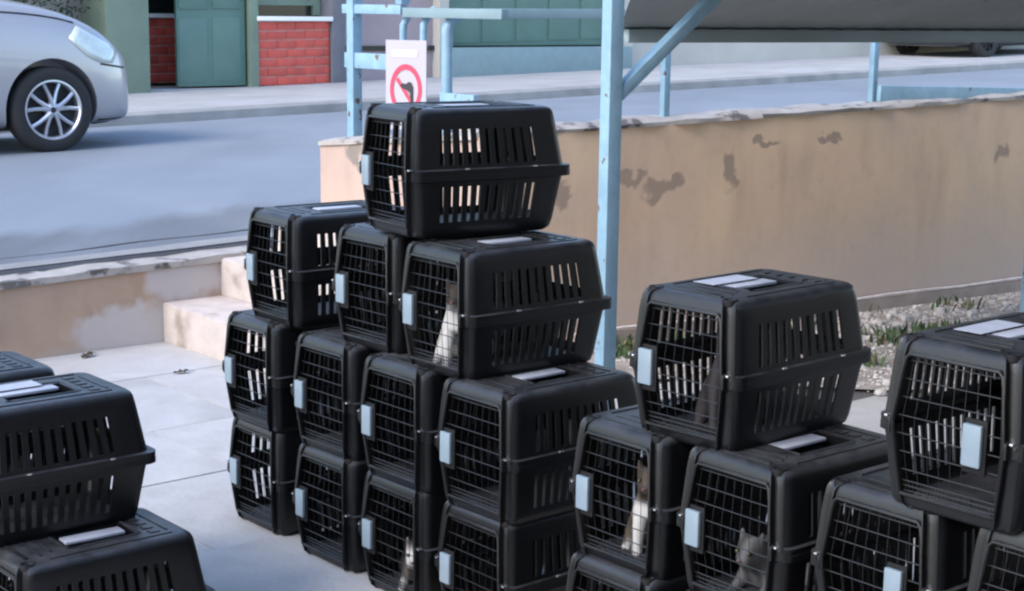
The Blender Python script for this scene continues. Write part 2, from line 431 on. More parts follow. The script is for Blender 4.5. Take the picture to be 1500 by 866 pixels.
def dry_leaf(x, y, rz, sc, label):
    b = MB(); vs = []
    for i in range(7):
        f = i / 6; hw = 0.024 * math.sin(math.pi * (f * .9 + .05)) * (1 + .3 * math.sin(i * 2.3))
        for k in (-1, 0, 1):
            vs.append((f * 0.09 - .045, k * hw, 0.004 + 0.012 * abs(k) * math.sin(i * 1.3 + 1) ** 2 + 0.008 * f))
    b.add(vs, [(i * 3 + k, i * 3 + k + 1, i * 3 + k + 4, i * 3 + k + 3) for i in range(6) for k in range(2)])
    b.tube([(.045, 0, .012), (.065, .004, .008), (.08, .002, .004)], .0015, 5)
    o = b.build("dry_leaf", mat("brown_dry_leaf", (0.05, 0.035, 0.025), 0.8, var=0.3, scale=40), None)
    md = o.modifiers.new("s", 'SOLIDIFY'); md.thickness = 0.0012
    o.location = (x, y, 0.002); o.rotation_euler.z = rz; o.scale = (sc,) * 3
    return tag(o, label, "leaf", "dry leaves on the yard floor")
dry_leaf(-1.44, 6.78, 0.5, 0.75, "curled dark dry leaf on the pale slabs in front of the steps")
dry_leaf(-1.93, 7.08, 1.2, 0.9, "dark dry leaf at the foot of the low wall behind the left stack")
# gravel strip under the wall: bed, pebbles, weeds
bed = MB()
pl = [Vector((x, y, 0.004)) for x, y in GRV] + [wl(4.2, -0.03, 0.004), wl(-2.95, -0.03, 0.004)]
bed.add(pl, [tuple(range(len(pl)))])
structure(bed.build("gravel_bed", M['soil']))
ico = bmesh.new(); bmesh.ops.create_icosphere(ico, subdivisions=1, radius=1.0)
iv = [v.co.copy() for v in ico.verts]; ifc = [[v.index for v in f.verts] for f in ico.faces]; ico.free()
pb = MB()
def gravel_pt():
    while True:
        t = random.uniform(-2.6, 2.2); off = -random.uniform(0.07, 2.1)
        p = wl(t, off)
        if p.y > grv_y(p.x) + random.uniform(-0.08, 0.1):
            return p
for _ in range(9500):
    p = gravel_pt(); k = random.uniform(0.003, 0.013) * (2.6 if random.random() < 0.05 else 1)
    q = Matrix.Rotation(random.uniform(0, 6.3), 3, 'Z'); e = Vector((random.uniform(.7, 1.3), random.uniform(.6, 1.1), random.uniform(.4, .7)))
    pb.add([p + q @ Vector((v.x * e.x, v.y * e.y, v.z * e.z)) * k + Vector((0, 0, k * .25 + .004)) for v in iv], ifc)
po = pb.build("gravel", M['pebble'], smooth=False)
po["kind"] = "stuff"; po["label"] = "pale loose gravel strewn along the foot of the plaster wall"; po["category"] = "gravel"
gr = MB()
clumps = [(wl(-2.42, -0.16), 0.20, 150), (wl(-2.3, -0.30), 0.16, 110), (wl(-2.15, -0.2), 0.13, 60), (wl(-0.95, -0.75), 0.28, 200), (wl(-0.7, -0.9), 0.3, 170),
          (wl(-0.2, -1.05), 0.25, 130), (wl(-1.2, -1.1), 0.25, 110), (wl(-0.55, -1.35), 0.25, 110), (wl(-0.95, -1.6), 0.2, 90), (wl(0.5, -0.6), 0.2, 40)]
for _ in range(70):
    clumps.append((wl(random.uniform(-2.5, 1.6), -random.uniform(0.15, 1.7)), random.uniform(0.03, 0.10), random.randint(4, 16)))
clumps = [c for c in clumps if c[0].y > grv_y(c[0].x) + 0.1]
for c, rad, cnt in clumps:
    for _ in range(cnt):
        a = random.uniform(0, 6.283); d = rad * math.sqrt(random.random())
        p = c + Vector((math.cos(a) * d, math.sin(a) * d, 0.005))
        h = random.uniform(0.02, 0.075); b = random.uniform(0, 6.283); wd = random.uniform(0.004, 0.011)
        sdv = Vector((math.cos(b), math.sin(b), 0)) * wd; ln = Vector((-math.sin(b), math.cos(b), 0)) * random.uniform(-.06, .06)
        gr.add([p - sdv, p + sdv, p + sdv * .9 + ln * .4 + Vector((0, 0, h * .6)), p - sdv * .9 + ln * .4 + Vector((0, 0, h * .6)), p + ln + Vector((0, 0, h))],
               [(0, 1, 2, 3), (3, 2, 4)])
go = gr.build("weeds", M['grass'])
go["kind"] = "stuff"; go["label"] = "green weeds growing through the gravel below the plaster wall"; go["category"] = "weeds"

# ---------------------------------------------------------------- road, kerbs, far sidewalk
KR = -6.85                                   # far kerb line
def near_ro(sg):
    return -0.17 if sg < 0.95 else 1.16 + 0.118 * (sg - 0.95)
sgs = [-60, -30, -14, -8, -5, -3, -2, -1, -0.4, 0, 0.3, 0.6, 0.9, 0.951, 1.5, 2.5, 4, 6, 8, 12, 16, 24, 40, 60]
rd = MB()
NR = 14
vs, fs = [], []
for sg in sgs:
    for j in range(NR + 1):
        k = j / NR
        ro = near_ro(sg) + (KR - near_ro(sg)) * k
        vs.append(fr(sg, ro, road_z(sg) + 0.05 * math.sin(math.pi * k)))
for i in range(len(sgs) - 1):
    for j in range(NR):
        a = i * (NR + 1) + j
        fs.append((a, a + 1, a + NR + 2, a + NR + 1))
rd.add(vs, fs)
ev = [p for sg in sgs for p in (fr(sg, near_ro(sg), road_z(sg)), fr(sg, near_ro(sg), road_z(sg) - 0.3))]     # the road's own thickness at the yard side
rd.add(ev, [(2 * i, 2 * i + 1, 2 * i + 3, 2 * i + 2) for i in range(len(sgs) - 1)])
road_mat()
structure(rd.build("road", M['asphalt'], smooth=True))
# darker gutter band and worn seam beside the low wall
def ribbon(name, ro0, ro1, sg0, sg1, dz, mt, wob=0.02):
    b = MB(); vs = []; n = 60
    for i in range(n + 1):
        sg = sg0 + (sg1 - sg0) * i / n
        for ro in (ro0, ro1):
            q = ro + wob * noise.noise(Vector((sg * 2.1, ro * 9, 3))) * 2
            k = min(max((q - near_ro(0)) / (KR - near_ro(0)), 0), 1)
            vs.append(fr(sg, q, road_z(sg) + 0.05 * math.sin(math.pi * k) + dz))
    b.add(vs, [(2 * i, 2 * i + 1, 2 * i + 3, 2 * i + 2) for i in range(n)])
    return structure(b.build(name, mt))
ribbon("road_seam", -0.46, -0.485, -9, 0.9, 0.005, M['patch'], 0.02)
ribbon("gutter", -0.18, -0.30, -9, 0.9, 0.006, M['kerb'], 0.01)
kb = MB(); sw = MB(); vs = []; fs = []
ksg = [-60, -20, -8, -3, 0, 1.5, 3, 4.5, 6, 7.5, 9, 12, 15, 18, 24, 40, 60]
prof = [(0.0, -0.25), (0.0, 0.0), (-0.01, 0.085), (-0.03, 0.098), (-0.22, 0.102)]
vs = [fr(sg, KR + a, road_z(sg) + b) for sg in ksg for a, b in prof]
n = len(prof)
fs = [(i * n + j, i * n + j + 1, (i + 1) * n + j + 1, (i + 1) * n + j) for i in range(len(ksg) - 1) for j in range(n - 1)]
kb.add(vs, fs)
structure(kb.build("kerb", M['kerb'], smooth=True))
prof = [(-0.215, 0.098), (-2.62, 0.112), (-40, 0.15)]
n = len(prof)
vs = [fr(sg, KR + a, road_z(sg) + b) for sg in ksg for a, b in prof]
fs = [(i * n + j, i * n + j + 1, (i + 1) * n + j + 1, (i + 1) * n + j) for i in range(len(ksg) - 1) for j in range(n - 1)]
sw.add(vs, fs)
structure(sw.build("sidewalk", M['walk']))

# ---------------------------------------------------------------- low retaining wall and steps on the left
M['lowwall'] = plaster("stained_low_wall_plaster", (0.39, 0.275, 0.20), (0.31, 0.23, 0.17), [((-1.55, 7.52, 0.30), (0.22, 0.22, 0.16)), ((-1.80, 7.32, 0.08), (0.30, 0.30, 0.12)), ((-1.32, 7.74, 0.28), (.14, .14, .2))], (0.46, 0.42, 0.40), low=((0.42, 0.38, 0.355), 0.22, 0.36))
lw = empty("retaining_wall", fr(-2, 0))
tag(lw, "low stained plaster retaining wall between paved yard and road", "wall")
def strip_wall(name, mt, par, off, sgl, ro0, ro1, z0, zf, jit=0.0):
    b = MB(); vs = []
    for sg in sgl:
        zt = zf(sg) + (noise.noise(Vector((sg * 5, 1, 7))) * jit)
        vs += [fr(sg, ro0 + noise.noise(Vector((sg * 6, 4, 1))) * jit, z0), fr(sg, ro0 + noise.noise(Vector((sg * 6, 9, 1))) * jit, zt), fr(sg, ro1, zt), fr(sg, ro1, z0)]
    vs = [v - off for v in vs]
    n = len(sgl); fs = [(i * 4 + j, i * 4 + (j + 1) % 4, (i + 1) * 4 + (j + 1) % 4, (i + 1) * 4 + j) for i in range(n - 1) for j in range(4)]
    fs += [(0, 1, 2, 3), tuple((n - 1) * 4 + k for k in (3, 2, 1, 0))]
    b.add(vs, fs)
    return b.build(name, mt, par, smooth=True)
sgl = [-14 + i * 0.1 for i in range(0, 147)]
lwb = strip_wall("wall_body", M['lowwall'], lw, lw.location, sgl, 0.0, -0.16, -0.02, lambda q: road_z(q) - 0.05, 0.006)
# keep the plaster's pattern in world terms: shift the mesh origin
lwb.data.transform(Matrix.Translation(lw.location)); lwb.location = -lw.location
strip_wall("coping", M['coping'], lw, lw.location, sgl, 0.012, -0.175, 0.0, lambda q: road_z(q) - 0.017, 0.010).data.transform(Matrix.Identity(4))
# coping only as a top slab: squeeze its lower edge up to the wall top
for o in lw.children:
    if o.name.startswith("coping"):
        for v in o.data.vertices:
            sg, ro_ = inv(v.co + lw.location)
            if v.co.z < road_z(sg) - 0.045:
                v.co.z = road_z(sg) - 0.049
st = empty("entrance_steps", fr(0.4, 0.6))
tag(st, "worn plastered concrete steps climbing beside the low wall to the road", "steps")
def step(s0, s1, z0, z1):
    b = MB(); ns, nr = 6, 14
    vs = []
    ring = [(s0, z0), (s0, z1 - 0.006), (s0 + 0.012, z1), (s1, z1), (s1, z0)]
    for j in range(nr + 1):
        ro = 0.003 + 1.12 * j / nr
        for k, (a, z) in enumerate(ring):
            q = 0.006 * noise.noise(Vector((j * 0.9, k * 2.2, z1 * 7)))
            vs.append(fr(a + q * (k < 3), ro, z + q * (k in (1, 2, 3))) - st.location)
    n = len(ring)
    fs = [(j * n + k, j * n + (k + 1) % n, (j + 1) * n + (k + 1) % n, (j + 1) * n + k) for j in range(nr) for k in range(n)]
    fs += [tuple(range(n)), tuple(nr * n + k for k in reversed(range(n)))]
    b.add(vs, fs)
    b.build("step", M['step'], st, smooth=True)
step(0.0, 0.895, -0.01, 0.19); step(0.316, 0.894, 0.192, 0.375); step(0.63, 0.893, 0.377, 0.575)

# ---------------------------------------------------------------- plaster wall (main run plus its return beside the steps)
wo = empty("plaster_wall", wl(-1.0))
tag(wo, "long peeling beige plaster wall behind the stacked carriers", "wall")
def P3(t, z): return tuple(wl(t, 0, z))
M['wall'] = plaster("peeling_beige_plaster", (0.63, 0.44, 0.305), (0.56, 0.405, 0.295),
    [(P3(-2.27, 0.79), (.10, .10, .04)), (P3(-2.09, 0.735), (.10, .10, .055)), (P3(-2.00, 0.76), (.07, .07, .04)), (P3(-1.62, 0.80), (.05, .05, .09)), (P3(-2.66, 0.76), (.05, .05, .07)),
     (P3(-0.95, 0.95), (.10, .10, .025)), (P3(0.42, 0.82), (.06, .06, .06)), (P3(-2.40, 0.60), (.03, .03, .04)), (P3(-1.40, 0.95), (.08, .08, .02)), (tuple(fr(0.88, 0.28, 0.86)), (.1, .1, .07))],
    (0.32, 0.235, 0.18), low=((0.52, 0.42, 0.37), 0.15, 0.85))
def wtop(t): return 1.045 + 0.028 * (t - K_T)
ts = [K_T + i * 0.12 for i in range(0, 92)]
b = MB(); vs = []
for t in ts:
    q = noise.noise(Vector((t * 1.7, 0, 5))) * 0.006
    for z, off in ((-0.03, q), (0.35, q * 1.5), (0.7, -q), (wtop(t) - 0.03, q), (wtop(t) - 0.03, 0.2), (-0.03, 0.2)):
        vs.append(wl(t, off, z))
n = 6
fs = [(i * n + j, i * n + (j + 1) % n, (i + 1) * n + (j + 1) % n, (i + 1) * n + j) for i in range(len(ts) - 1) for j in range(n)]
fs += [tuple(range(n)), tuple((len(ts) - 1) * n + k for k in reversed(range(n)))]
b.add(vs, fs)
o = b.build("wall_body", M['wall'], wo, smooth=True); o.location = -wo.location
kp = wl(K_T, 0); ks, kr = inv(kp)
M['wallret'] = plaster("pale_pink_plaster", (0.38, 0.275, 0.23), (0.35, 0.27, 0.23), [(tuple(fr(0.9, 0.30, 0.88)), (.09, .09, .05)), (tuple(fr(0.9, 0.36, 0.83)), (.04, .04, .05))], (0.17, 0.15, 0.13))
b = MB()
b.prism([tuple(fr(0.9, 0.0))[:2], tuple(fr(0.905, kr + 0.06))[:2], tuple(fr(1.1, kr + 0.04))[:2], tuple(fr(1.1, 0.0))[:2]], -0.03, [0.895, 1.01, 1.01, 0.895])
o = b.build("return_wall", M['wallret'], wo); o.location = -wo.location
def coping(pts, wdt, jit, name):
    """uneven mortar cap following pts (centre line, top z)"""
    b = MB(); vs = []
    for i, (c, nv) in enumerate(pts):
        def jt(k): return noise.noise(Vector((i * 0.83, k * 3.1, 2))) * jit
        h = wdt / 2
        for off, z in ((-h - 0.012 + jt(1), -0.002), (-h - 0.014 + jt(2), 0.018 + jt(3) * .4), (-h + 0.03, 0.032 + jt(4) * .6), (h - 0.03, 0.034 + jt(5) * .6), (h + 0.012, 0.015), (h + 0.012, -0.002)):
            vs.append(c + nv * off + Vector((0, 0, z)))
    n = 6
    fs = [(i * n + j, i * n + (j + 1) % n, (i + 1) * n + (j + 1) % n, (i + 1) * n + j) for i in range(len(pts) - 1) for j in range(n)]
    fs += [tuple(range(n)), tuple((len(pts) - 1) * n + k for k in reversed(range(n)))]
    b.add(vs, fs)
    o = b.build(name, M['coping'], wo, smooth=True); o.location = -wo.location
coping([(wl(t, 0.1, wtop(t) - 0.029), n_) for t in ts], 0.2, 0.034, "coping")
coping([(fr(1.0, 0.0 + (kr - 0.02) * i / 14, 0.897 + 0.114 * i / 14), s_) for i in range(15)], 0.2, 0.02, "coping")
b = MB()
for i in range(30):
    t = -2.6 + i * 0.24
    b.box(wl(t + 0.12, -0.022, 0.03), (0.24, 0.044, 0.07), (w_, n_, Vector((0, 0, 1))))
o = b.build("skirting", M['skirt'], wo); o.location = -wo.location
b = MB(); b.tube([wl(-2.6 + i * 0.3, -0.035, 0.078 + 0.004 * math.sin(i * 1.9)) for i in range(25)], 0.009, 6)
o = b.build("ledge_edge", M['ledge'], wo, smooth=True); o.location = -wo.location

# ---------------------------------------------------------------- pale blue railing on the wall, hooked handrails, sign
UPZ = Vector((0, 0, 1))
def bar(b, p, q, wd, th, side=None):
    p, q = Vector(p), Vector(q); d = (q - p); L_ = d.length; d.normalize()
    a = (side - d * side.dot(d)).normalized() if side else d.orthogonal().normalized()
    b.box((p + q) / 2, (L_, wd, th), (d, a, d.cross(a)))
    return b
rg = empty("blue_railing", wl(K_T, 0.1, 1.0))
tag(rg, "pale blue metal railing standing on top of the plaster wall", "railing")
def rpart(b, name, mt=None, bevel=0.003):
    o = b.build(name, mt or M['blue'], rg, bevel=bevel); o.location = -rg.location; return o
def ret(ro, z): return fr(1.0, ro, z)
b = MB(); bar(b, ret(0.16, 0.90), ret(0.16, 2.1), 0.055, 0.055, r_); rpart(b, "post")
b = MB(); bar(b, ret(0.56, 1.60), ret(0.56, 2.1), 0.05, 0.05, r_); rpart(b, "post")
b = MB(); bar(b, ret(0.10, 1.325), ret(0.56, 1.325), 0.04, 0.075, s_); rpart(b, "rail")
b = MB(); bar(b, ret(0.08, 1.575), ret(0.57, 1.575), 0.04, 0.045, s_); rpart(b, "rail")
for t in (-1.98, -0.545, 0.95, 2.5):
    b = MB(); bar(b, wl(t, 0.1, wtop(t) - 0.02), wl(t, 0.1, 1.95), 0.036, 0.036, w_); rpart(b, "post")
b = MB(); bar(b, ret(0.585, 1.562), ret(kr + 0.07, 1.562), 0.04, 0.045, s_); rpart(b, "rail", M['teal'])
b = MB(); bar(b, wl(K_T + 0.06, 0.1, 1.563), wl(2.6, 0.1, 1.60), 0.04, 0.045, n_); rpart(b, "rail", M['teal'])
b = MB(); bar(b, wl(K_T + 0.06, 0.1, 1.95), wl(2.6, 0.1, 1.95), 0.04, 0.045, n_); rpart(b, "rail")
b = MB(); bar(b, wl(-0.54, 0.06, 1.165), wl(2.6, 0.06, 1.075), 0.03, 0.085, n_); rpart(b, "base_rail")
for (ro, z0, zt, kk) in ((0.54, 1.34, 1.50, 0.9), (0.70, 1.40, 1.505, 1.0), (0.88, 1.00, 1.49, 1.2)):
    b = MB()
    base = fr(1.02, ro)
    pts = [base + Vector((0, 0, z0)), base + Vector((0, 0, zt - 0.03)), base + Vector((0, 0, zt)), base + Vector((0.012, 0.01, zt + 0.03)), base + Vector((0.035 * kk, 0.03, zt + 0.06)), base + Vector((0.05 * kk, 0.04, zt + 0.075))]
    b.tube(pts, 0.018 if ro < .8 else 0.026, 10)
    o = b.build("hooked_pipe", M['blue'], rg, smooth=True); o.location = -rg.location
b = MB(); bar(b, fr(1.0, 0.87, 1.15), fr(1.0, 1.12, 1.15), 0.03, 0.10, s_); rpart(b, "plate")

sgn = empty("warning_sign", fr(0.95, 0.66, 1.265))
tag(sgn, "white prohibition sign with red ring and black pictogram on blue railing", "sign")
sgn.rotation_euler.z = math.atan2(r_.y, r_.x) + R(28)
def flat(name, poly, y, mt, th=0.002):
    b = MB(); n = len(poly)
    b.add([(x, y, z) for x, z in poly] + [(x, y - th, z) for x, z in poly], [tuple(range(n)), tuple(reversed(range(n, 2 * n)))] + [(i, (i + 1) % n, n + (i + 1) % n, n + i) for i in range(n)])
    return b.build(name, mt, sgn)
flat("board", [(-.105, -.25), (.105, -.25), (.105, .17), (-.105, .17)], 0, M['signw'], 0.006)
def ringpoly(r0, r1, n=40):
    b = MB(); cz = -0.060
    vs = []
    for k in range(n):
        a = k * 2 * math.pi / n
        for rr in (r0, r1):
            for y in (-.0075, -.0092):
                vs.append((math.cos(a) * rr, y, cz + math.sin(a) * rr * 1.45))
    fs = []
    for k in range(n):
        o, p = k * 4, ((k + 1) % n) * 4
        fs += [(o + 1, o + 3, p + 3, p + 1), (o, o + 1, p + 1, p), (o + 2, p + 2, p + 3, o + 3)]
    b.add(vs, fs); return b.build("red_ring", M['signr'], sgn)
ringpoly(0.064, 0.082)
flat("red_bar", [(-.052, -.015), (-.040, -.002), (.052, -.138), (.040, -.151)], -0.0076, M['signr'], 0.0018)
flat("pictogram", [(-.030, -.042), (-.020, -.030), (.004, -.034), (.014, -.024), (.028, -.026), (.038, -.048), (.038, -.125), (.027, -.125), (.022, -.075), (.004, -.060), (-.012, -.058)], -0.0098, M['signb'], 0.0015)
flat("print_band", [(-.07, .09), (.06, .09), (.06, .125), (-.07, .125)], -0.0076, M['signp'], 0.0012)

# ---------------------------------------------------------------- canopy with posts and brace
cn = empty("canopy", (0.354, 5.9, 0))
tag(cn, "lean-to canopy with dark sheet roof on pale blue posts and brace", "canopy")
def cpart(b, name, mt, bevel=0.004):
    o = b.build(name, mt, cn, bevel=bevel); o.location = -cn.location; return o
E0 = Vector((0.475, 6.985, 0))
def roofz(p): return 1.505 + 0.24 * ((Vector((p[0], p[1], 0)) - E0).dot(-n_))
pp = Vector((0.356, 5.9, 0))
for t, nm in ((0, ''), (2.47, '')):
    c = pp + w_ * t
    b = MB(); zt = roofz(c) - 0.05
    b.box(c + Vector((0, 0, zt / 2 - 0.005)), (0.060, 0.058, zt + 0.01), (w_, n_, UPZ)); cpart(b, "post", M['blue'], 0.005)
zb = roofz(pp) - 0.10
b = MB(); bar(b, pp + w_ * 0.02 + Vector((0, 0, 1.275)), pp + w_ * 0.60 + Vector((0, 0, 1.275 + 0.46)), 0.05, 0.045, n_); cpart(b, "brace", M['blue'], 0.004)
b = MB(); bar(b, pp - w_ * 0.05 + Vector((0, 0, zb + 0.072)), pp + w_ * 4.6 + Vector((0, 0, zb + 0.072)), 0.05, 0.05, n_); cpart(b, "beam", M['roof'])
e1 = E0 + w_ * 4.5
b = MB(); bar(b, E0 + Vector((0, 0, 1.477)), e1 + Vector((0, 0, 1.477)), 0.05, 0.058, n_); cpart(b, "eave_beam", M['roof'])
# roof: ribbed sheet, left edge runs towards the viewer
b = MB(); vs = []; NS = 120
for i in range(NS + 1):
    k = i / NS; a = E0 + w_ * (4.6 * k) + n_ * 0.04; q = a + Vector((-0.02 - 0.0 * k, -5.6, 0))
    rib = 0.002 if i % 4 < 2 else 0.0
    for p in (a, q):
        vs.append(p + Vector((0, 0, roofz(p) + 0.006 + rib)))
b.add(vs, [(2 * i, 2 * i + 1, 2 * i + 3, 2 * i + 2) for i in range(NS)])
o = cpart(b, "roof_sheet", M['roof'], 0)
md = o.modifiers.new("s", 'SOLIDIFY'); md.thickness = 0.004; md.offset = 1
for t in (0.0, 2.4, 4.4):
    c = pp + w_ * t + Vector((-0.02, -3.9, 0))
    b = MB(); zt = roofz(c) - 0.06
    b.box(c + Vector((0, 0, zt / 2 - 0.005)), (0.06, 0.06, zt), (w_, n_, UPZ))
    if t > 1: cpart(b, "post", M['blue'])
    b = MB(); a = E0 + w_ * t; q = a + Vector((-0.02, -5.4, 0))
    if t > 3:
        bar(b, a + Vector((0, 0, roofz(a) - 0.025)), q + Vector((0, 0, roofz(q) - 0.025)), 0.04, 0.05, w_); cpart(b, "rafter", M['roof'])

# ---------------------------------------------------------------- unseen walls added right of and behind the viewer to block sky light
hs = empty("shading_house", (3.0, -3.0, 0))
tag(hs, "plain cream building added out of view to shade the carriers", "shading_house")
M['shading_house'] = mat("shading_house_plaster", (0.24, 0.21, 0.18), 0.9, var=0.12, scale=2, bump=0.2, bscale=30)
def hpart(name, c, d, mt, par=None):
    b = MB(); b.box(Vector(c) - hs.location, d); return b.build(name, mt, par or hs, bevel=0.01)
hpart("wall", (5.6, 0.6, 1.7), (0.3, 10.6, 3.5), M['shading_house'])
hpart("wall", (0.6, -4.0, 1.7), (9.66, 0.3, 3.5), M['shading_house'])
hw_ = hpart("window", (5.43, 2.5, 1.5), (0.06, 1.2, 1.1), M['dark']); hpart("sill", (5.40, 2.5, 0.92), (0.16, 1.3, 0.05), M['sill'], hw_)
dd_ = hpart("door", (2.2, -3.83, 1.0), (0.95, 0.06, 2.0), M['green']); hpart("handle", (2.55, -3.77, 1.0), (0.12, 0.05, 0.03), M['alloy'], dd_)
hpart("roof", (2.9, -1.9, 3.52), (6.2, 4.9, 0.12), M['kerb'])

# ---------------------------------------------------------------- building across the road
FD = KR - 2.6
def fz(sg): return road_z(sg) + 0.110
bd = empty("building", fr(8, FD))
tag(bd, "low building across the road with green gates and red siding panels", "building")
def bpart(name, t0, t1, d0, d1, z0, z1, mt, par=None, bevel=0.0):
    """box on the facade: t along the road, d outwards (+ towards the road), z above the sidewalk"""
    b = MB(); c = fr((t0 + t1) / 2, FD + (d0 + d1) / 2, fz((t0 + t1) / 2) + (z0 + z1) / 2)
    b.box(c - bd.location, (t1 - t0, abs(d1 - d0), z1 - z0), (s_, r_, UPZ))
    return b.build(name, mt, par or bd, bevel=bevel)
T = 1.8        # facade coordinate of the kerb origin
def boards(t0, t1, d, z0, z1, cnt):
    bk = bpart("brick_panel", t0, t1, d - 0.06, d, z0, z1, M['redj'])
    hh = (z1 - z0) / cnt
    for k in range(cnt):
        a = t0 + 0.003 - (0.13 if k % 2 else 0)
        while a < t1 - 0.01:
            x0, x1 = max(a, t0 + 0.003), min(a + 0.256, t1 - 0.003)
            if x1 - x0 > 0.02:
                bpart("brick", x0, x1, d - 0.02, d + 0.016 + random.uniform(-.004, .004), z0 + k * hh + 0.009, z0 + (k + 1) * hh - 0.009, M['red'], bk, 0.004)
            a += 0.26
bpart("back_wall", T - 1.2, T + 30, -6.0, -0.9, -0.2, 3.2, M['bldg'])
bpart("roof", T - 1.5, T + 30.3, -6.2, 0.06, 3.2, 3.4, M['kerb'])
bpart("pillar", T + 2.55, T + 3.06, -0.5, 0.10, -0.1, 3.2, M['greenp'], bevel=0.01)
bpart("lintel", T - 1.2, T + 30, -0.88, 0.0, 2.3, 3.19, M['bldg'])
boards(T + 3.07, T + 4.2, -0.75, 0.05, 0.80, 7)
bpart("sill", T + 3.07, T + 4.2, -0.85, -0.68, 0.80, 0.845, M['sill'])
bpart("window", T + 3.07, T + 4.2, -0.85, -0.80, 0.85, 2.3, M['dark'])
dr = bpart("gate_leaf", T + 3.48, T + 4.36, -0.10, -0.05, 0.03, 2.2, M['green'], bevel=0.006)
for a in (3.50, 3.93):
    bpart("panel", T + a, T + a + 0.36, -0.052, -0.035, 0.90, 2.1, M['green'], dr, 0.004)
    bpart("panel", T + a, T + a + 0.36, -0.052, -0.043, 0.08, 0.80, M['green'], dr, 0.004)
bpart("gate_post", T + 4.39, T + 4.50, -0.3, 0.02, -0.1, 2.3, M['greenp'], bevel=0.006)
boards(T + 4.50, T + 5.50, -0.02, 0.0, 0.745, 7)
bpart("brick_core", T + 4.50, T + 5.50, -0.3, -0.081, -0.1, 0.745, M['redj'])
bpart("sill", T + 4.48, T + 5.52, -0.3, 0.05, 0.748, 0.80, M['sill'], bevel=0.006)
wn = bpart("window", T + 4.50, T + 5.50, -0.3, -0.25, 0.80, 2.3, M['dark'])
bpart("frame", T + 4.50, T + 5.40, -0.25, -0.2, 0.93, 1.0, M['greenp'], wn)
bpart("frame", T + 5.40, T + 5.50, -0.25, -0.2, 0.805, 2.3, M['greenp'], wn)
bpart("pier", T + 5.51, T + 5.70, -0.4, 0.04, -0.1, 2.3, M['greyw'], bevel=0.006)
bpart("wall", T + 5.70, T + 7.15, -0.4, -0.12, -0.1, 2.3, M['pinkw'])
bpart("ledge", T + 5.70, T + 7.15, -0.12, -0.08, 0.36, 0.42, M['dark'])
bpart("pier", T + 7.15, T + 7.30, -0.4, 0.02, -0.1, 2.3, M['bldg'])
gt = bpart("gate_leaf", T + 7.32, T + 10.3, -0.20, -0.14, 0.36, 2.2, M['green'], bevel=0.006)
for k in range(5):
    bpart("panel", T + 7.38 + k * 0.585, T + 7.38 + k * 0.585 + 0.53, -0.142, -0.125, 0.42, 2.1, M['green'], gt, 0.004)
bpart("plinth", T + 7.30, T + 10.5, -0.3, 0.10, -0.1, 0.34, M['teal'], bevel=0.01)
bpart("wall", T + 10.5, T + 29, -0.4, -0.1, -0.3, 2.3, M['bldg'])
bpart("pier", T + 10.32, T + 10.6, -0.4, 0.0, -0.1, 2.3, M['bldg'])
bpart("gate_threshold", T + 3.07, T + 4.4, -0.7, 0.0, -0.1, 0.012, M['walk'])
# hedge left of the pillar
hg = empty("hedge", fr(T + 1.2, FD - 0.2, fz(T + 1)))
tag(hg, "dark green hedge behind the silver car beside the pillar", "hedge")
b = MB(); b.tube([(0, 0, 0), (0.02, 0, 0.5), (0, 0.02, 1.2)], 0.03, 7); b.tube([(0.3, 0, 0), (0.25, 0, 0.6), (0.3, 0.1, 1.3)], 0.025, 7)
b.tube([(-0.6, -0.4, 0), (-0.6, -0.35, 0.6), (-0.5, -0.4, 1.3)], 0.025, 7)
b.build("stem", M['bark'], hg, smooth=True)
b = MB()
for _ in range(5200):
    x, y, z = random.uniform(-1.25, 1.15), random.uniform(-.42, .36), random.uniform(0.02, 1.9)
    k = 1 + 0.25 * noise.noise(Vector((x * 2.4, y * 3, z * 2.4)))
    if abs(y) > 0.36 * k or noise.noise(Vector((x * 5, y * 5, z * 5))) < -0.28: continue
    p = s_ * x + r_ * y + Vector((0, 0, z)); l = random.uniform(.025, .05)
    a = Vector((random.gauss(0, 1), random.gauss(0, 1), random.gauss(0, 1))).normalized(); c = a.orthogonal().normalized()
    b.add([p - a * l, p + c * l * .45, p + a * l, p - c * l * .45], [(0, 1, 2, 3)])
b.build("foliage", M['leaf'], hg)

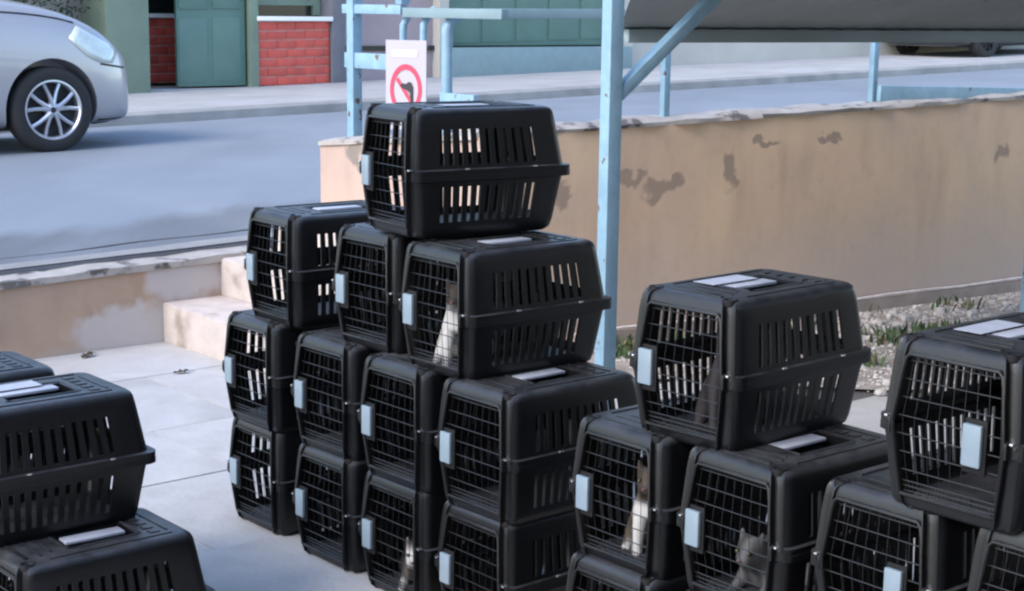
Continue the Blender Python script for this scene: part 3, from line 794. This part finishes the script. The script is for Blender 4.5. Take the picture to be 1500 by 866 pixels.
# ---------------------------------------------------------------- cars
def car_body_mesh():
    # X forward (front axle at 0), z from the ground; stations: X, half width, bottom, belt/hood side z, centre z
    ST = [(0.80, .38, .30, .56, .58), (0.775, .52, .22, .64, .67), (0.72, .64, .19, .71, .75), (0.62, .735, .185, .78, .83), (0.48, .79, .18, .885, .945), (0.30, .822, .18, .97, 1.035),
          (0.10, .838, .18, 1.03, 1.11), (-0.15, .845, .18, 1.07, 1.165), (-0.40, .85, .18, 1.095, 1.205), (-0.62, .85, .18, 1.10, 1.22), (-0.9, .85, .18, 1.09, 1.19), (-1.6, .85, .18, 1.07, 1.15),
          (-2.3, .85, .18, 1.09, 1.16), (-2.8, .83, .2, 1.10, 1.16), (-3.05, .78, .26, 1.06, 1.12), (-3.15, .70, .36, .98, 1.02), (-3.19, .55, .45, .85, .88)]
    rows = []
    for X, hw, zb, zs, zc in ST:
        h = zs - zb
        sec = [(0, zb), (hw * .75, zb), (hw * .93, zb + .03), (hw * .985, zb + h * .18), (hw, zb + h * .42), (hw * .995, zb + h * .62), (hw * .975, zb + h * .80), (hw * .94, zb + h * .93), (hw * .87, zs + (zc - zs) * .25),
               (hw * .74, zs + (zc - zs) * .58), (hw * .5, zs + (zc - zs) * .86), (0, zc)]
        rows.append([(X, y, z) for y, z in sec] + [(X, -y, z) for y, z in reversed(sec[1:-1])])
    b = MB(); n = len(rows[0])
    vs = [p for r in rows for p in r]
    fs = [(i * n + j, i * n + (j + 1) % n, (i + 1) * n + (j + 1) % n, (i + 1) * n + j) for i in range(len(rows) - 1) for j in range(n)]
    fs += [tuple(range(n)), tuple((len(rows) - 1) * n + k for k in reversed(range(n)))]
    b.add(vs, fs)
    o = link("tmp", b.mesh("tmp"), None)
    md = o.modifiers.new("sub", 'SUBSURF'); md.levels = 2; md.render_levels = 2
    cuts = []
    for X in (0.0, -2.5):
        for sd_ in (-1, 1):
            c = MB(); c.lathe([(0.0001, -.25), (0.372, -.25), (0.372, .25), (0.0001, .25)], (X, sd_ * .78, .34), (0, 1, 0), 40)
            co = link("cut", c.mesh("cut"), None); cuts.append(co)
            bm_ = o.modifiers.new("b", 'BOOLEAN'); bm_.operation = 'DIFFERENCE'; bm_.object = co; bm_.solver = 'EXACT'
    me = eval_mesh(o, "body")
    for c in cuts: bpy.data.objects.remove(c)
    return me
CAR_BODY = car_body_mesh()
def wheel_parts(par, X, sd_, alloy):
    wr = 0.325
    y0 = sd_ * 0.735
    wh = MB(); wh.lathe([(0.215, -.09), (0.235, -.098), (0.29, -.10), (0.315, -.085), (wr, -.06), (wr, .06), (0.315, .085), (0.29, .10), (0.235, .098), (0.215, .09)], (X, y0, wr), (0, 1, 0), 48)
    ty = wh.build("wheel", M['tyre'], par, smooth=True)
    rb = MB(); rb.lathe([(0.222, sd_ * .094), (0.226, sd_ * .098), (0.215, sd_ * .099), (0.205, sd_ * .09), (0.200, sd_ * .06), (0.196, -sd_ * .06)], (X, y0, wr), (0, 1, 0), 48)
    for k in range(5):
        for e in (-0.20, 0.20):
            a = k * 2 * math.pi / 5 + 0.3
            pts = [(X + math.cos(a + e * f) * q, y0 + sd_ * (0.072 + .014 * (1 - q / .2)), wr + math.sin(a + e * f) * q) for q, f in ((.03, .6), (.08, 1.0), (.14, 1.25), (.206, 1.55))]
            rb.tube(pts, 0.017, 6, radii=[.02, .017, .015, .016])
    rb.lathe([(0.0001, sd_ * .092), (0.035, sd_ * .092), (0.055, sd_ * .082), (0.06, sd_ * .05)], (X, y0, wr), (0, 1, 0), 24)
    rb.build("rim", alloy, ty, smooth=True)
    db = MB(); db.lathe([(0.0001, sd_ * .03), (0.198, sd_ * .03)], (X, y0, wr), (0, 1, 0), 32)
    db.build("brake_disc", M['black'], ty)
    cb = MB(); cb.lathe([(0.0001, sd_ * .0935), (0.022, sd_ * .0935)], (X, y0, wr), (0, 1, 0), 20)
    cb.build("hub_cap", M['black'], ty)
def side_patch(pts, off, name, mt, par, sd_):
    """a panel lying on the body: pts (X, z) grid rows projected on the body side"""
    bm_ = bmesh.new(); bm_.from_mesh(CAR_BODY)
    from mathutils.bvhtree import BVHTree
    bv = BVHTree.FromBMesh(bm_); b = MB(); vs = []; nc = len(pts[0])
    for row in pts:
        for X, z in row:
            h = bv.ray_cast(Vector((X, sd_ * 3, z)), Vector((0, -sd_, 0)))
            if h[0] is None:
                h = bv.find_nearest(Vector((X, sd_ * .6, z)))
            vs.append(h[0] + h[1] * off)
    bm_.free()
    b.add(vs, [(i * nc + j, i * nc + j + 1, (i + 1) * nc + j + 1, (i + 1) * nc + j) for i in range(len(pts) - 1) for j in range(nc - 1)])
    o = b.build(name, mt, par, smooth=True)
    md = o.modifiers.new("s", 'SOLIDIFY'); md.thickness = 0.012; md.offset = 0
    return o
def make_car(name, paint, alloy):
    t = empty(name)
    me = CAR_BODY.copy(); me.materials.clear(); body = link("body", me, paint, t, True)
    # cabin
    g = MB(); prof = [(-0.45, 1.10, .70), (-1.05, 1.47, .58), (-1.5, 1.52, .58), (-2.3, 1.50, .57), (-2.75, 1.36, .58), (-3.02, 1.10, .66)]
    for i, (X, z, hw) in enumerate(prof): pass
    vs = []
    for X, z, hw in prof:
        zt = z; zb_ = 1.05
        vs += [(X, -0.76 if zt < 1.2 else -0.77, zb_), (X, -hw, zt), (X, 0, zt + .03), (X, hw, zt), (X, 0.76 if zt < 1.2 else 0.77, zb_)]
    g.add(vs, [(i * 5 + j, i * 5 + j + 1, (i + 1) * 5 + j + 1, (i + 1) * 5 + j) for i in range(len(prof) - 1) for j in range(4)])
    g.build("cabin_glass", M['dark'], t, smooth=True)
    g = MB(); vs = []
    for X, z, hw in prof[1:5]:
        vs += [(X, -hw - .005, z + .004), (X, 0, z + .036), (X, hw + .005, z + .004)]
    g.add(vs, [(i * 3 + j, i * 3 + j + 1, (i + 1) * 3 + j + 1, (i + 1) * 3 + j) for i in range(3) for j in range(2)])
    rf = g.build("roof", paint, t, smooth=True); md = rf.modifiers.new("s", 'SOLIDIFY'); md.thickness = .02; md.offset = 1
    for sd_ in (-1, 1):
        for X in (0.0, -2.5):
            wheel_parts(t, X, sd_, alloy)
        rows = []
        for k in range(9):
            f = k / 8
            X0, z0 = 0.24 + f * 0.37, 0.965 - f * 0.20 - 0.05 * math.sin(math.pi * f) * 0 - 0.02
            hgt = 0.05 + 0.10 * math.sin(math.pi * min(f * 0.75 + 0.12, 1))
            rows.append([(X0 - 0.02 * j, z0 - hgt * j / 4) for j in range(5)])
        side_patch(rows, 0.004, "headlight", M['lens'], t, sd_)
        seam = [(0.23, .972), (0.10, 1.005), (-0.05, 1.03), (-0.2, 1.048), (-0.35, 1.06), (-0.5, 1.067), (-0.62, 1.07)]
        side_patch([[(X, z) for X, z in seam], [(X, z - .008) for X, z in seam]], 0.0012, "hood_seam", M['black'], t, sd_)
        rows = [[(0.42 + .06 * j, .66 - .01 * j) for j in range(5)], [(0.42 + .06 * j, .648 - .01 * j) for j in range(5)]]
        side_patch(rows, 0.003, "bumper_strip", M['black'], t, sd_)
        rows = [[(0.40 + .06 * j, .23) for j in range(5)], [(0.40 + .06 * j, .19) for j in range(5)]]
        side_patch(rows, 0.003, "lower_lip", M['black'], t, sd_)
    g = MB(); g.box((-1.25, 0, .55), (2.1, 1.35, .75)); g.build("underbody", M['black'], t)
    g = MB(); g.box((-1.3, 0, .26), (3.2, 1.2, .16)); g.build("chassis", M['black'], t)
    return t
car = make_car("parked_car", M['silver'], M['alloy'])
tag(car, "silver hatchback parked at the far kerb, front wheel in view", "car", "cars parked on the street")
cp_ = Vector((-3.52, 12.12, 0)) - r_ * 0.735 * 1.02; csg, cro = inv(cp_)
car.location = fr(csg, cro, road_z(csg) + 0.028)
car.rotation_euler = (0, -0.0215, math.atan2(s_.y, s_.x))
car2 = make_car("parked_car", M['darkpaint'], M['black'])
tag(car2, "dark car parked beyond the canopy, only its underside in view", "car", "cars parked on the street")
c2 = fr(18.9, KR - 1.95)
car2.location = c2 + Vector((0, 0, road_z(17.6) + 0.112))
car2.rotation_euler = (0, 0.0215, math.atan2(-s_.y, -s_.x))

# ---------------------------------------------------------------- pet carrier
def ring_pts(hx, y0, y1, rad=0.032):
    """ccw loop of (x, y, key); front edge first"""
    P = []
    def seg(a, b, fr_, off, key):
        nrm = Vector((b[1] - a[1], -(b[0] - a[0]))).normalized()
        P.append((a[0] + (b[0] - a[0]) * fr_ + nrm.x * off, a[1] + (b[1] - a[1]) * fr_ + nrm.y * off, key))
    def arc(cx, cy, a0, grv=0):
        for k in range(1, 6):
            a = a0 + (math.pi / 2) * k / 6
            q = rad
            if grv == 1 and k in (1, 2): q = rad - .009
            if grv == 2 and k in (4, 5): q = rad - .009
            P.append((cx + math.cos(a) * q, cy + math.sin(a) * q, 'c'))
    xl, xr = -hx + rad, hx - rad
    A, B = (xl, y0), (xr, y0)
    for f_, off, key in ((0.0, -.010, 'g'), (0.010, -.010, 'l'), (0.014, .003, 'l'), (0.030, .003, 'l'), (0.036, -.003, 'd'), (0.964, -.003, 'l'), (0.970, .003, 'l'), (0.986, .003, 'l'), (0.990, -.010, 'g'), (1.0, -.010, 'g')):
        seg(A, B, f_, off, key)
    arc(xr, y0 + rad, -math.pi / 2, 1)
    A, B = (hx, y0 + rad), (hx, y1 - rad); n = 11
    seg(A, B, 0, 0, 'b')
    for k in range(n):
        f0 = 0.115 + 0.07 * k
        seg(A, B, f0, 0, 's'); seg(A, B, f0 + 0.032, 0, 'b')
    seg(A, B, 1, 0, 'b'); arc(xr, y1 - rad, 0)
    A, B = (xr, y1), (xl, y1); seg(A, B, 0, 0, 'b')
    for k in range(5):
        f0 = 0.14 + 0.15 * k
        seg(A, B, f0, 0, 's'); seg(A, B, f0 + 0.07, 0, 'b')
    seg(A, B, 1, 0, 'b'); arc(xl, y1 - rad, math.pi / 2)
    A, B = (-hx, y1 - rad), (-hx, y0 + rad); seg(A, B, 0, 0, 'b')
    for k in range(n):
        f0 = 0.115 + 0.07 * k
        seg(A, B, f0 + .008, 0, 's'); seg(A, B, f0 + 0.036, 0, 'b')
    seg(A, B, 1, 0, 'b'); arc(xl, y0 + rad, math.pi, 2)
    return P
def shell(rings, name, cap_first=False, cap_last=None, thick=0.0045):
    """rings: (z, hx, y0, y1, slotrow, door) ; slot/door flags apply to the band above the ring"""
    bm = bmesh.new(); VV = []
    for z, hx, y0, y1, sl_, dr_ in rings:
        pts = ring_pts(hx, y0, y1)
        VV.append(([bm.verts.new((x, y, z)) for x, y, k in pts], [k for x, y, k in pts]))
    n = len(VV[0][0])
    for i in range(len(rings) - 1):
        for j in range(n):
            k = VV[i][1][j]
            if k == 's' and rings[i][4]: continue
            if k == 'd' and rings[i][5]: continue
            a, b_, c, d = VV[i][0][j], VV[i][0][(j + 1) % n], VV[i + 1][0][(j + 1) % n], VV[i + 1][0][j]
            bm.faces.new((a, b_, c, d))
    if cap_first: bm.faces.new(list(reversed(VV[0][0])))
    if cap_last:
        x0, x1, y0, y1, dep = cap_last; z = rings[-1][0]
        c4 = [bm.verts.new(p) for p in ((x0, y0, z), (x1, y0, z), (x1, y1, z), (x0, y1, z))]
        lo = VV[-1][0]
        es = [bm.edges.get((lo[j], lo[(j + 1) % n])) or bm.edges.new((lo[j], lo[(j + 1) % n])) for j in range(n)]
        es += [bm.edges.new((c4[k], c4[(k + 1) % 4])) for k in range(4)]
        bmesh.ops.triangle_fill(bm, edges=es, use_beauty=True)
        b4 = [bm.verts.new((v.co.x * .9, v.co.y, z - dep)) for v in c4]
        for k in range(4): bm.faces.new((c4[k], c4[(k + 1) % 4], b4[(k + 1) % 4], b4[k]))
        bm.faces.new(b4)
    bmesh.ops.recalc_face_normals(bm, faces=bm.faces)
    me = bpy.data.meshes.new("tmp"); bm.to_mesh(me); bm.free()
    o = link("tmp", me, None)
    md = o.modifiers.new("s", 'SOLIDIFY'); md.thickness = thick; md.offset = -1
    return eval_mesh(o, name)
LOW = [(.020, .106, .056, .418, 0, 0), (.003, .116, .044, .432, 0, 0), (0.0, .126, .032, .444, 0, 0), (.010, .137, .022, .454, 0, 0), (.028, .141, .019, .459, 0, 1), (.040, .1425, .018, .461, 1, 1), (.133, .1525, .0085, .477, 0, 1),
       (.146, .155, .007, .480, 0, 1), (.149, .164, .004, .500, 0, 1), (.1635, .164, .004, .500, 0, 0)]
UP = [(.1625, .1632, .0045, .4992, 0, 1), (.177, .164, .004, .500, 0, 1), (.180, .156, .006, .481, 0, 1), (.190, .155, .007, .479, 1, 1), (.281, .1475, .0130, .462, 0, 1), (.302, .1450, .0155, .458, 0, 0),
      (.317, .1425, .0175, .455, 0, 0), (.3255, .1395, .0215, .451, 0, 0), (.3315, .1325, .029, .444, 0, 0), (.3340, .122, .040, .433, 0, 0)]
ME_LOW = shell(LOW, "lower_shell", cap_first=True)
ME_UP = shell(UP, "upper_shell", cap_last=(-.040, .062, .165, .335, .030))
def part_mesh(fn, name, mt, smooth=True, bevel=0):
    b = MB(); fn(b); o = b.build(name, mt, None, bevel=bevel, smooth=smooth); me = o.data; bpy.data.objects.remove(o); return me
def front_y(z):
    return (.019 + (.007 - .019) * max(min((z - .028) / .118, 1), 0)) if z < .163 else (.006 + (.016 - .006) * max(min((z - .18) / .112, 1), 0))
def door_hw(z):
    return .104 + (.016 * max(min((z - .028) / .118, 1), 0) if z < .163 else .016 - .014 * max(min((z - .18) / .112, 1), 0))
def f_door(b):
    for z in [.034, .044, .054] + [.076 + .0355 * k for k in range(7)]:
        h = door_hw(z)
        b.tube([(-h, front_y(z) + .009, z), (h, front_y(z) + .009, z)], .0013, 5)
    for k in range(9):
        x = -1 + 2 * (k + .5) / 9
        b.tube([(x * door_hw(z), front_y(z) + .0112, z) for z in (.030, .1, .155, .18, .23, .302)], .0007, 4)
def f_doorlow(b):
    for k in range(24):
        x = -.098 + .196 * k / 23
        b.tube([(x, front_y(.034) + .009, .034), (x, front_y(.054) + .009, .054)], .0009, 4)
    for k in range(24):
        x = -.098 + .196 * k / 23
        b.tube([(x, front_y(.292) + .009, .290), (x, front_y(.30) + .009, .301)], .0010, 4)
def f_frame(b):
    pts = []
    for z in (.030, .10, .155): pts.append((door_hw(z), front_y(z) - .002, z))
    for z in (.18, .23, .272): pts.append((door_hw(z), front_y(z) - .002, z))
    h = door_hw(.29)
    pts += [(h - .002, front_y(.292) - .002, .295), (h - .010, front_y(.30) - .001, .3035)]
    pts = [(-pts[0][0], pts[0][1], pts[0][2])] + pts + [(-x, y, z) for x, y, z in reversed(pts)]
    b.tube(pts, .0040, 7)
def f_latch(sx):
    def f(b): b.box((-.097 if sx < 0 else .056, .0045, .160), (.040, .011, .080))
    return f
def f_latchbase(sx):
    def f(b): b.box((-.094 if sx < 0 else .058, .0125, .157), (.048, .006, .104))
    return f
def f_handle(b):
    b.box((-.019, .250, .3295), (.044, .150, .008))
def f_rim(b):
    pts = [(-.046, .157), (.064, .157), (.070, .170), (.070, .330), (.064, .343), (-.046, .343), (-.052, .33), (-.052, .17), (-.046, .157)]
    b.tube([(x, y, .3332) for x, y in pts], .0036, 6)
    b.prism([(.0655, .1645), (.0655, .3355), (.0625, .332), (.0625, .168)], .3340, .3354)
def f_ribs(b):
    for x in (-.104, .104):
        b.box((x, .250, .3340), (.007, .31, .005))
    b.box((0, .052, .3338), (.150, .012, .005)); b.box((0, .088, .3338), (.15, .008, .005)); b.box((0, .118, .3338), (.12, .006, .005))
    for k in range(5):
        b.box((-.072 + .036 * k, .374, .3338), (.022, .026, .005))
    b.box((.0, .406, .3338), (.16, .006, .005))
def f_label(b): b.box((-.056, .215, .3372), (.062, .150, .0008))
def f_socket(b):
    b.lathe([(.0001, .0), (.0115, .0), (.0135, .002), (.0165, .0022), (.0172, -.004), (.0172, -.012)], (0, 0, 0), (0, 0, 1), 18)
def f_foot(b): b.box((0, 0, 0), (.03, .03, .006))
def f_clip(b): b.box((0, 0, 0), (.007, .012, .004))
SOCKETS = [(sx * .106, .042, .3330) for sx in (-1, 1)]
FEET = [(sx * .095, y, 0) for sx in (-1, 1) for y in (.08, .41)]
CLIPS = [(sx * .1605, y, .1785) for sx in (-1, 1) for y in (.165, .375)] + [(sx * .136, .0085, .1785) for sx in (-1, 1)]
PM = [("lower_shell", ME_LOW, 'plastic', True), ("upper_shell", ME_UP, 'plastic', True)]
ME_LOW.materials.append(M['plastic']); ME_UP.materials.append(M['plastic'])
for me in (ME_LOW, ME_UP):
    me.shade_smooth(); me.set_sharp_from_angle(angle=R(38))
CM = {'door_frame': part_mesh(f_frame, "door_frame", M['plastic']), 'door': part_mesh(f_door, "door", M['wire']), 'door_grid': part_mesh(f_doorlow, "door_grid", M['wire']),
      'latch': part_mesh(f_latch(-1), "latch", M['latch'], bevel=.004), 'latch_m': part_mesh(f_latch(1), "latch", M['latch'], bevel=.004),
      'lbase': part_mesh(f_latchbase(-1), "latch_plate", M['foot'], bevel=.004), 'lbase_m': part_mesh(f_latchbase(1), "latch_plate", M['foot'], bevel=.004),
      'handle': part_mesh(f_handle, "handle", M['handle'], bevel=.003), 'rim': part_mesh(f_rim, "handle_rim", M['plastic']), 'ribs': part_mesh(f_ribs, "top_rib", M['plastic'], bevel=.001),
      'socket': part_mesh(f_socket, "stacking_socket", M['foot']), 'label': part_mesh(f_label, "paper_label", M['paper'], smooth=False), 'foot': part_mesh(f_foot, "foot", M['foot']), 'clip': part_mesh(f_clip, "clip", M['clip'], bevel=.001)}
def make_carrier(x, y, z, yaw, label, mirror=False, paper=False, group="black pet carriers stacked in the yard"):
    t = empty("pet_carrier", (x, y, z), -yaw)
    tag(t, label, "pet carrier", group)
    lo = link("lower_shell", ME_LOW, None, t); up = link("upper_shell", ME_UP, None, t)
    for q in FEET: link("foot", CM['foot'], None, lo).location = q
    for q in SOCKETS: link("stacking_socket", CM['socket'], None, up).location = q
    for q in CLIPS: link("clip", CM['clip'], None, t).location = q
    hd = link("handle", CM['handle'], None, up); hd.location = (random.uniform(-.004, .01), random.uniform(-.01, .008), 0); hd.rotation_euler.z = random.uniform(-.05, .05)
    if paper:
        pl_ = link("paper_label", CM['label'], None, up); pl_.rotation_euler.z = random.uniform(-.04, .04); pl_.location.z = 0.0002
    link("handle_rim", CM['rim'], None, up)
    link("top_rib", CM['ribs'], None, up)["kind"] = "stuff"
    link("door_frame", CM['door_frame'], None, t)
    d = link("door", CM['door'], None, t); link("door_grid", CM['door_grid'], None, d)["kind"] = "stuff"
    mm = '_m' if mirror else ''
    link("latch_plate", CM['lbase' + mm], None, d); link("latch", CM['latch' + mm], None, d)
    return t
HS = 0.3262
CR = [  # x, y, level, yaw, label, mirrored latch
 (-.788, 4.696, 0, .865, "black pet carrier on the floor at the far left foot of the tall stack"),
 (-.540, 4.382, 0, .859, "floor-level black carrier second from the left in the tall stack"),
 (-.321, 4.112, 0, .872, "floor-level black carrier with a white-faced cat curled at its door"),
 (-.095, 3.847, 0, .875, "floor-level black carrier at the right end of the tall stack"),
 (-.794, 4.675, 1, .865, "black carrier in the second layer, leftmost of the tall stack"),
 (-.538, 4.380, 1, .850, "second-layer black carrier second from the left in the tall stack"),
 (-.3185, 4.094, 1, .862, "second-layer black carrier third from the left in the tall stack"),
 (-.094, 3.837, 1, .861, "second-layer black carrier at the right end of the tall stack, long side in view"),
 (-.7196, 4.635, 2, .905, "third-layer black carrier set apart at the left, road behind it"),
 (-.4075, 4.288, 2, .857, "middle carrier of the third layer, wedged under the topmost one"),
 (-.202, 3.994, 2, .885, "third-layer black carrier holding a white-chested cat, blue post behind it"),
 (-.336, 4.16, 3.055, 1.00, "topmost black carrier crowning the tall stack, in front of the prohibition sign"),
 (.238, 3.466, 1, .872, "second-layer carrier of the right stack nearest the tall stack, tabby cat inside"),
 (.465, 3.222, 1, .878, "second-layer carrier of the right stack with a grey cat at its door"),
 (.717, 2.985, 1, .868, "second-layer carrier of the right stack with its latch on the right"),
 (.954, 2.729, 1, .868, "second-layer carrier cut by the lower right corner of the picture"),
 (.368, 3.358, 2, .832, "upper black carrier of the right stack with a dark grey cat, gravel behind"),
 (.812, 2.851, 2, .866, "upper black carrier at the right edge with its latch on the right"),
 (.222, 3.455, 0, .868, "floor-level carrier of the right stack, only its top edge in view"),
 (.458, 3.213, 0, .868, "floor-level carrier under the grey cat's carrier in the right stack"),
 (.700, 2.972, 0, .868, "floor-level carrier third along the right stack, below the picture"),
 (.940, 2.716, 0, .868, "floor-level carrier at the near end of the right stack, below the picture"),
 (-1.338, 3.585, 1, .865, "upper black carrier of the left stack with long vented side in view"),
 (-1.600, 3.825, 1, .865, "upper black carrier of the left stack, farther one, only its top in view"),
 (-1.180, 3.489, 0, .865, "lower black carrier of the left stack at the bottom left corner"),
 (-1.410, 3.752, 0, .865, "floor-level carrier hidden under the two upper ones of the left stack"),
]
CR = [(c[0] - 0.009,) + c[1:] for c in CR]
CARR = []
for k, (x, y, lv, yw, lab) in enumerate(CR):
    CARR.append(make_carrier(x, y, 0.003 + lv * HS, yw, lab, mirror=k in (14, 17), paper=k in (16, 17, 22)))

# ---------------------------------------------------------------- cats
def cat_mat(name, base, white, zc, yc):
    """fur colour: base with tabby stripes, white below/in front"""
    mt = bpy.data.materials.new(name); mt.use_nodes = True
    t = mt.node_tree; N = t.nodes; L = t.links; b = N["Principled BSDF"]
    b.inputs["Roughness"].default_value = 0.9; b.inputs["Specular IOR Level"].default_value = 0.2
    tc = N.new("ShaderNodeTexCoord")
    wv = N.new("ShaderNodeTexWave"); wv.inputs["Scale"].default_value = 9; wv.inputs["Distortion"].default_value = 4
    L.new(tc.outputs["Object"], wv.inputs["Vector"])
    mx = N.new("ShaderNodeMix"); mx.data_type = 'RGBA'; mx.inputs["A"].default_value = (*base, 1); mx.inputs["B"].default_value = (*[k * .45 for k in base], 1)
    L.new(wv.outputs["Fac"], mx.inputs["Factor"]); src = mx.outputs["Result"]
    if white:
        sp = N.new("ShaderNodeSeparateXYZ"); L.new(tc.outputs["Object"], sp.inputs[0])
        nz = N.new("ShaderNodeTexNoise"); nz.inputs["Scale"].default_value = 18; L.new(tc.outputs["Object"], nz.inputs["Vector"])
        a = N.new("ShaderNodeMath"); a.operation = 'MULTIPLY_ADD'; a.inputs[1].default_value = .05; L.new(nz.outputs["Fac"], a.inputs[0]); L.new(sp.outputs["Y"], a.inputs[2])
        r1 = N.new("ShaderNodeMapRange"); r1.inputs[1].default_value = yc; r1.inputs[2].default_value = yc + .02; r1.inputs[3].default_value = 1; r1.inputs[4].default_value = 0
        L.new(a.outputs[0], r1.inputs[0])
        r2 = N.new("ShaderNodeMapRange"); r2.inputs[1].default_value = zc; r2.inputs[2].default_value = zc + .02; r2.inputs[3].default_value = 1; r2.inputs[4].default_value = 0
        L.new(sp.outputs["Z"], r2.inputs[0])
        mu = N.new("ShaderNodeMath"); mu.operation = 'MULTIPLY'; L.new(r1.outputs[0], mu.inputs[0]); L.new(r2.outputs[0], mu.inputs[1])
        m2 = N.new("ShaderNodeMix"); m2.data_type = 'RGBA'; m2.inputs["B"].default_value = (.40, .39, .38, 1); L.new(src, m2.inputs["A"]); L.new(mu.outputs[0], m2.inputs["Factor"]); src = m2.outputs["Result"]
    L.new(src, b.inputs["Base Color"])
    return mt
def skin_mesh(chains, name):
    """chains: list of [(point, radius)], the first chain is the spine; later chains start at a joint of it"""
    vs, es, rad = [], [], []
    def vid(p):
        for i, q in enumerate(vs):
            if (Vector(q) - Vector(p)).length < 1e-5: return i
        vs.append(p); return len(vs) - 1
    for ch in chains:
        prev = None
        for p, r in ch:
            i = vid(p)
            if i == len(rad): rad.append(r)
            if prev is not None: es.append((prev, i))
            prev = i
    me = bpy.data.meshes.new("tmp"); me.from_pydata(vs, es, [])
    o = link("tmp", me, None)
    o.modifiers.new("sk", 'SKIN')
    sv = me.skin_vertices[0].data
    for i, r in enumerate(rad): sv[i].radius = r if isinstance(r, tuple) else (r, r)
    sv[0].use_root = True
    md = o.modifiers.new("sub", 'SUBSURF'); md.levels = md.render_levels = 2
    m_ = eval_mesh(o, name); m_.shade_smooth()
    return m_
SIT = [[((0, .10, .055), .052), ((0, .072, .10), .058), ((0, .040, .145), .050), ((0, .02, .172), .03), ((0, -.008, .197), .036), ((0, -.036, .188), .021), ((0, -.048, .184), .011)],
       [((0, .040, .145), .04), ((.028, .02, .10), .019), ((.028, .01, .05), .014), ((.028, .005, .012), .013), ((.028, -.018, .008), .011)],
       [((0, .040, .145), .04), ((-.028, .02, .10), .019), ((-.028, .01, .05), .014), ((-.028, .005, .012), .013), ((-.028, -.018, .008), .011)],
       [((0, .10, .055), .05), ((.055, .085, .045), .034), ((.062, .05, .015), .015), ((.062, .02, .01), .012)],
       [((0, .10, .055), .05), ((-.055, .085, .045), .034), ((-.062, .05, .015), .015), ((-.062, .02, .01), .012)],
       [((0, .10, .055), .05), ((.03, .15, .02), .013), ((.065, .13, .012), .011), ((.075, .09, .012), .009)],
       [((0, -.008, .197), .03), ((.022, -.004, .225), .009), ((.026, -.003, .243), .003)],
       [((0, -.008, .197), .03), ((-.022, -.004, .225), .009), ((-.026, -.003, .243), .003)]]
LIE = [[((0, .20, .055), .056), ((0, .13, .065), .06), ((0, .065, .072), .05), ((0, .03, .09), .036), ((0, .0, .108), .036), ((0, -.03, .098), .021), ((0, -.042, .094), .011)],
       [((0, .065, .072), .05), ((.035, .03, .03), .017), ((.035, -.01, .014), .013), ((.033, -.04, .012), .011)],
       [((0, .065, .072), .05), ((-.035, .03, .03), .017), ((-.035, -.01, .014), .013), ((-.033, -.04, .012), .011)],
       [((0, .20, .055), .056), ((.06, .17, .04), .03), ((.07, .12, .014), .014)],
       [((0, .20, .055), .056), ((-.06, .17, .04), .03), ((-.07, .12, .014), .014)],
       [((0, .20, .055), .056), ((.04, .25, .02), .013), ((.08, .20, .012), .011), ((.085, .14, .012), .009)],
       [((0, .0, .108), .036), ((.022, .004, .137), .009), ((.026, .005, .155), .003)],
       [((0, .0, .108), .036), ((-.022, .004, .137), .009), ((-.026, .005, .155), .003)]]
ME_SIT, ME_LIE = skin_mesh(SIT, "cat_body"), skin_mesh(LIE, "cat_body")
M['eye'] = mat("cat_eye", (0.03, 0.03, 0.01), 0.15)
M['nose'] = mat("cat_nose", (0.10, 0.05, 0.045), 0.6)
def cat(k, u, v, yaw, mesh, mt, label, sc=1.0, head=((0, -.008, .197))):
    x, y, lv, yw, _ = CR[k]
    rr = Vector((math.cos(yw), -math.sin(yw), 0)); ss = Vector((math.sin(yw), math.cos(yw), 0))
    t = empty("cat", Vector((x, y, 0.003 + lv * HS + 0.0075)) + rr * u + ss * v, -yw + yaw)
    t.scale = (sc, sc, sc)
    tag(t, label, "cat", "cats inside the carriers")
    me = mesh.copy(); me.materials.clear(); link("body", me, mt, t)
    hx, hy, hz = head
    for sx in (-1, 1):
        b = MB(); b.lathe([(.0001, .006), (.004, .0045), (.0058, 0), (.004, -.0045), (.0001, -.006)], (sx * .0145, hy - .030, hz + .007), (0, 1, 0), 10); b.build("eye", M['eye'], t, smooth=True)
    b = MB(); b.lathe([(.0001, .004), (.0045, .001), (.0001, -.004)], (0, hy - .050, hz - .008), (0, 1, 0), 8); b.build("nose", M['nose'], t, smooth=True)
    return t
HL = (0, 0, .108)
cat(10, .020, .075, R(38), ME_SIT, cat_mat("brown_tabby_white_fur", (.045, .036, .03), True, .165, .11), "white-chested tabby cat sitting upright behind the door of a third-layer carrier", 1.0)
cat(2, .020, .085, R(40), ME_LIE, cat_mat("grey_white_fur", (.09, .08, .075), True, .12, .01), "grey cat with white face curled inside a floor-level carrier", 1.0, HL)
cat(12, .030, .095, R(30), ME_SIT, cat_mat("tawny_tabby_white_fur", (.07, .055, .043), True, .13, .05), "tawny tabby cat with white chest sitting in the right stack", 1.0)
cat(13, .0, .085, R(10), ME_LIE, cat_mat("mid_grey_fur", (.085, .085, .088), False, 0, 0), "mid-grey cat lying close behind the door in the right stack", 1.0, HL)
cat(16, .035, .13, R(35), ME_SIT, cat_mat("slate_grey_fur", (.035, .032, .035), False, 0, 0), "dark slate-grey cat in the upper carrier of the right stack", 1.0)
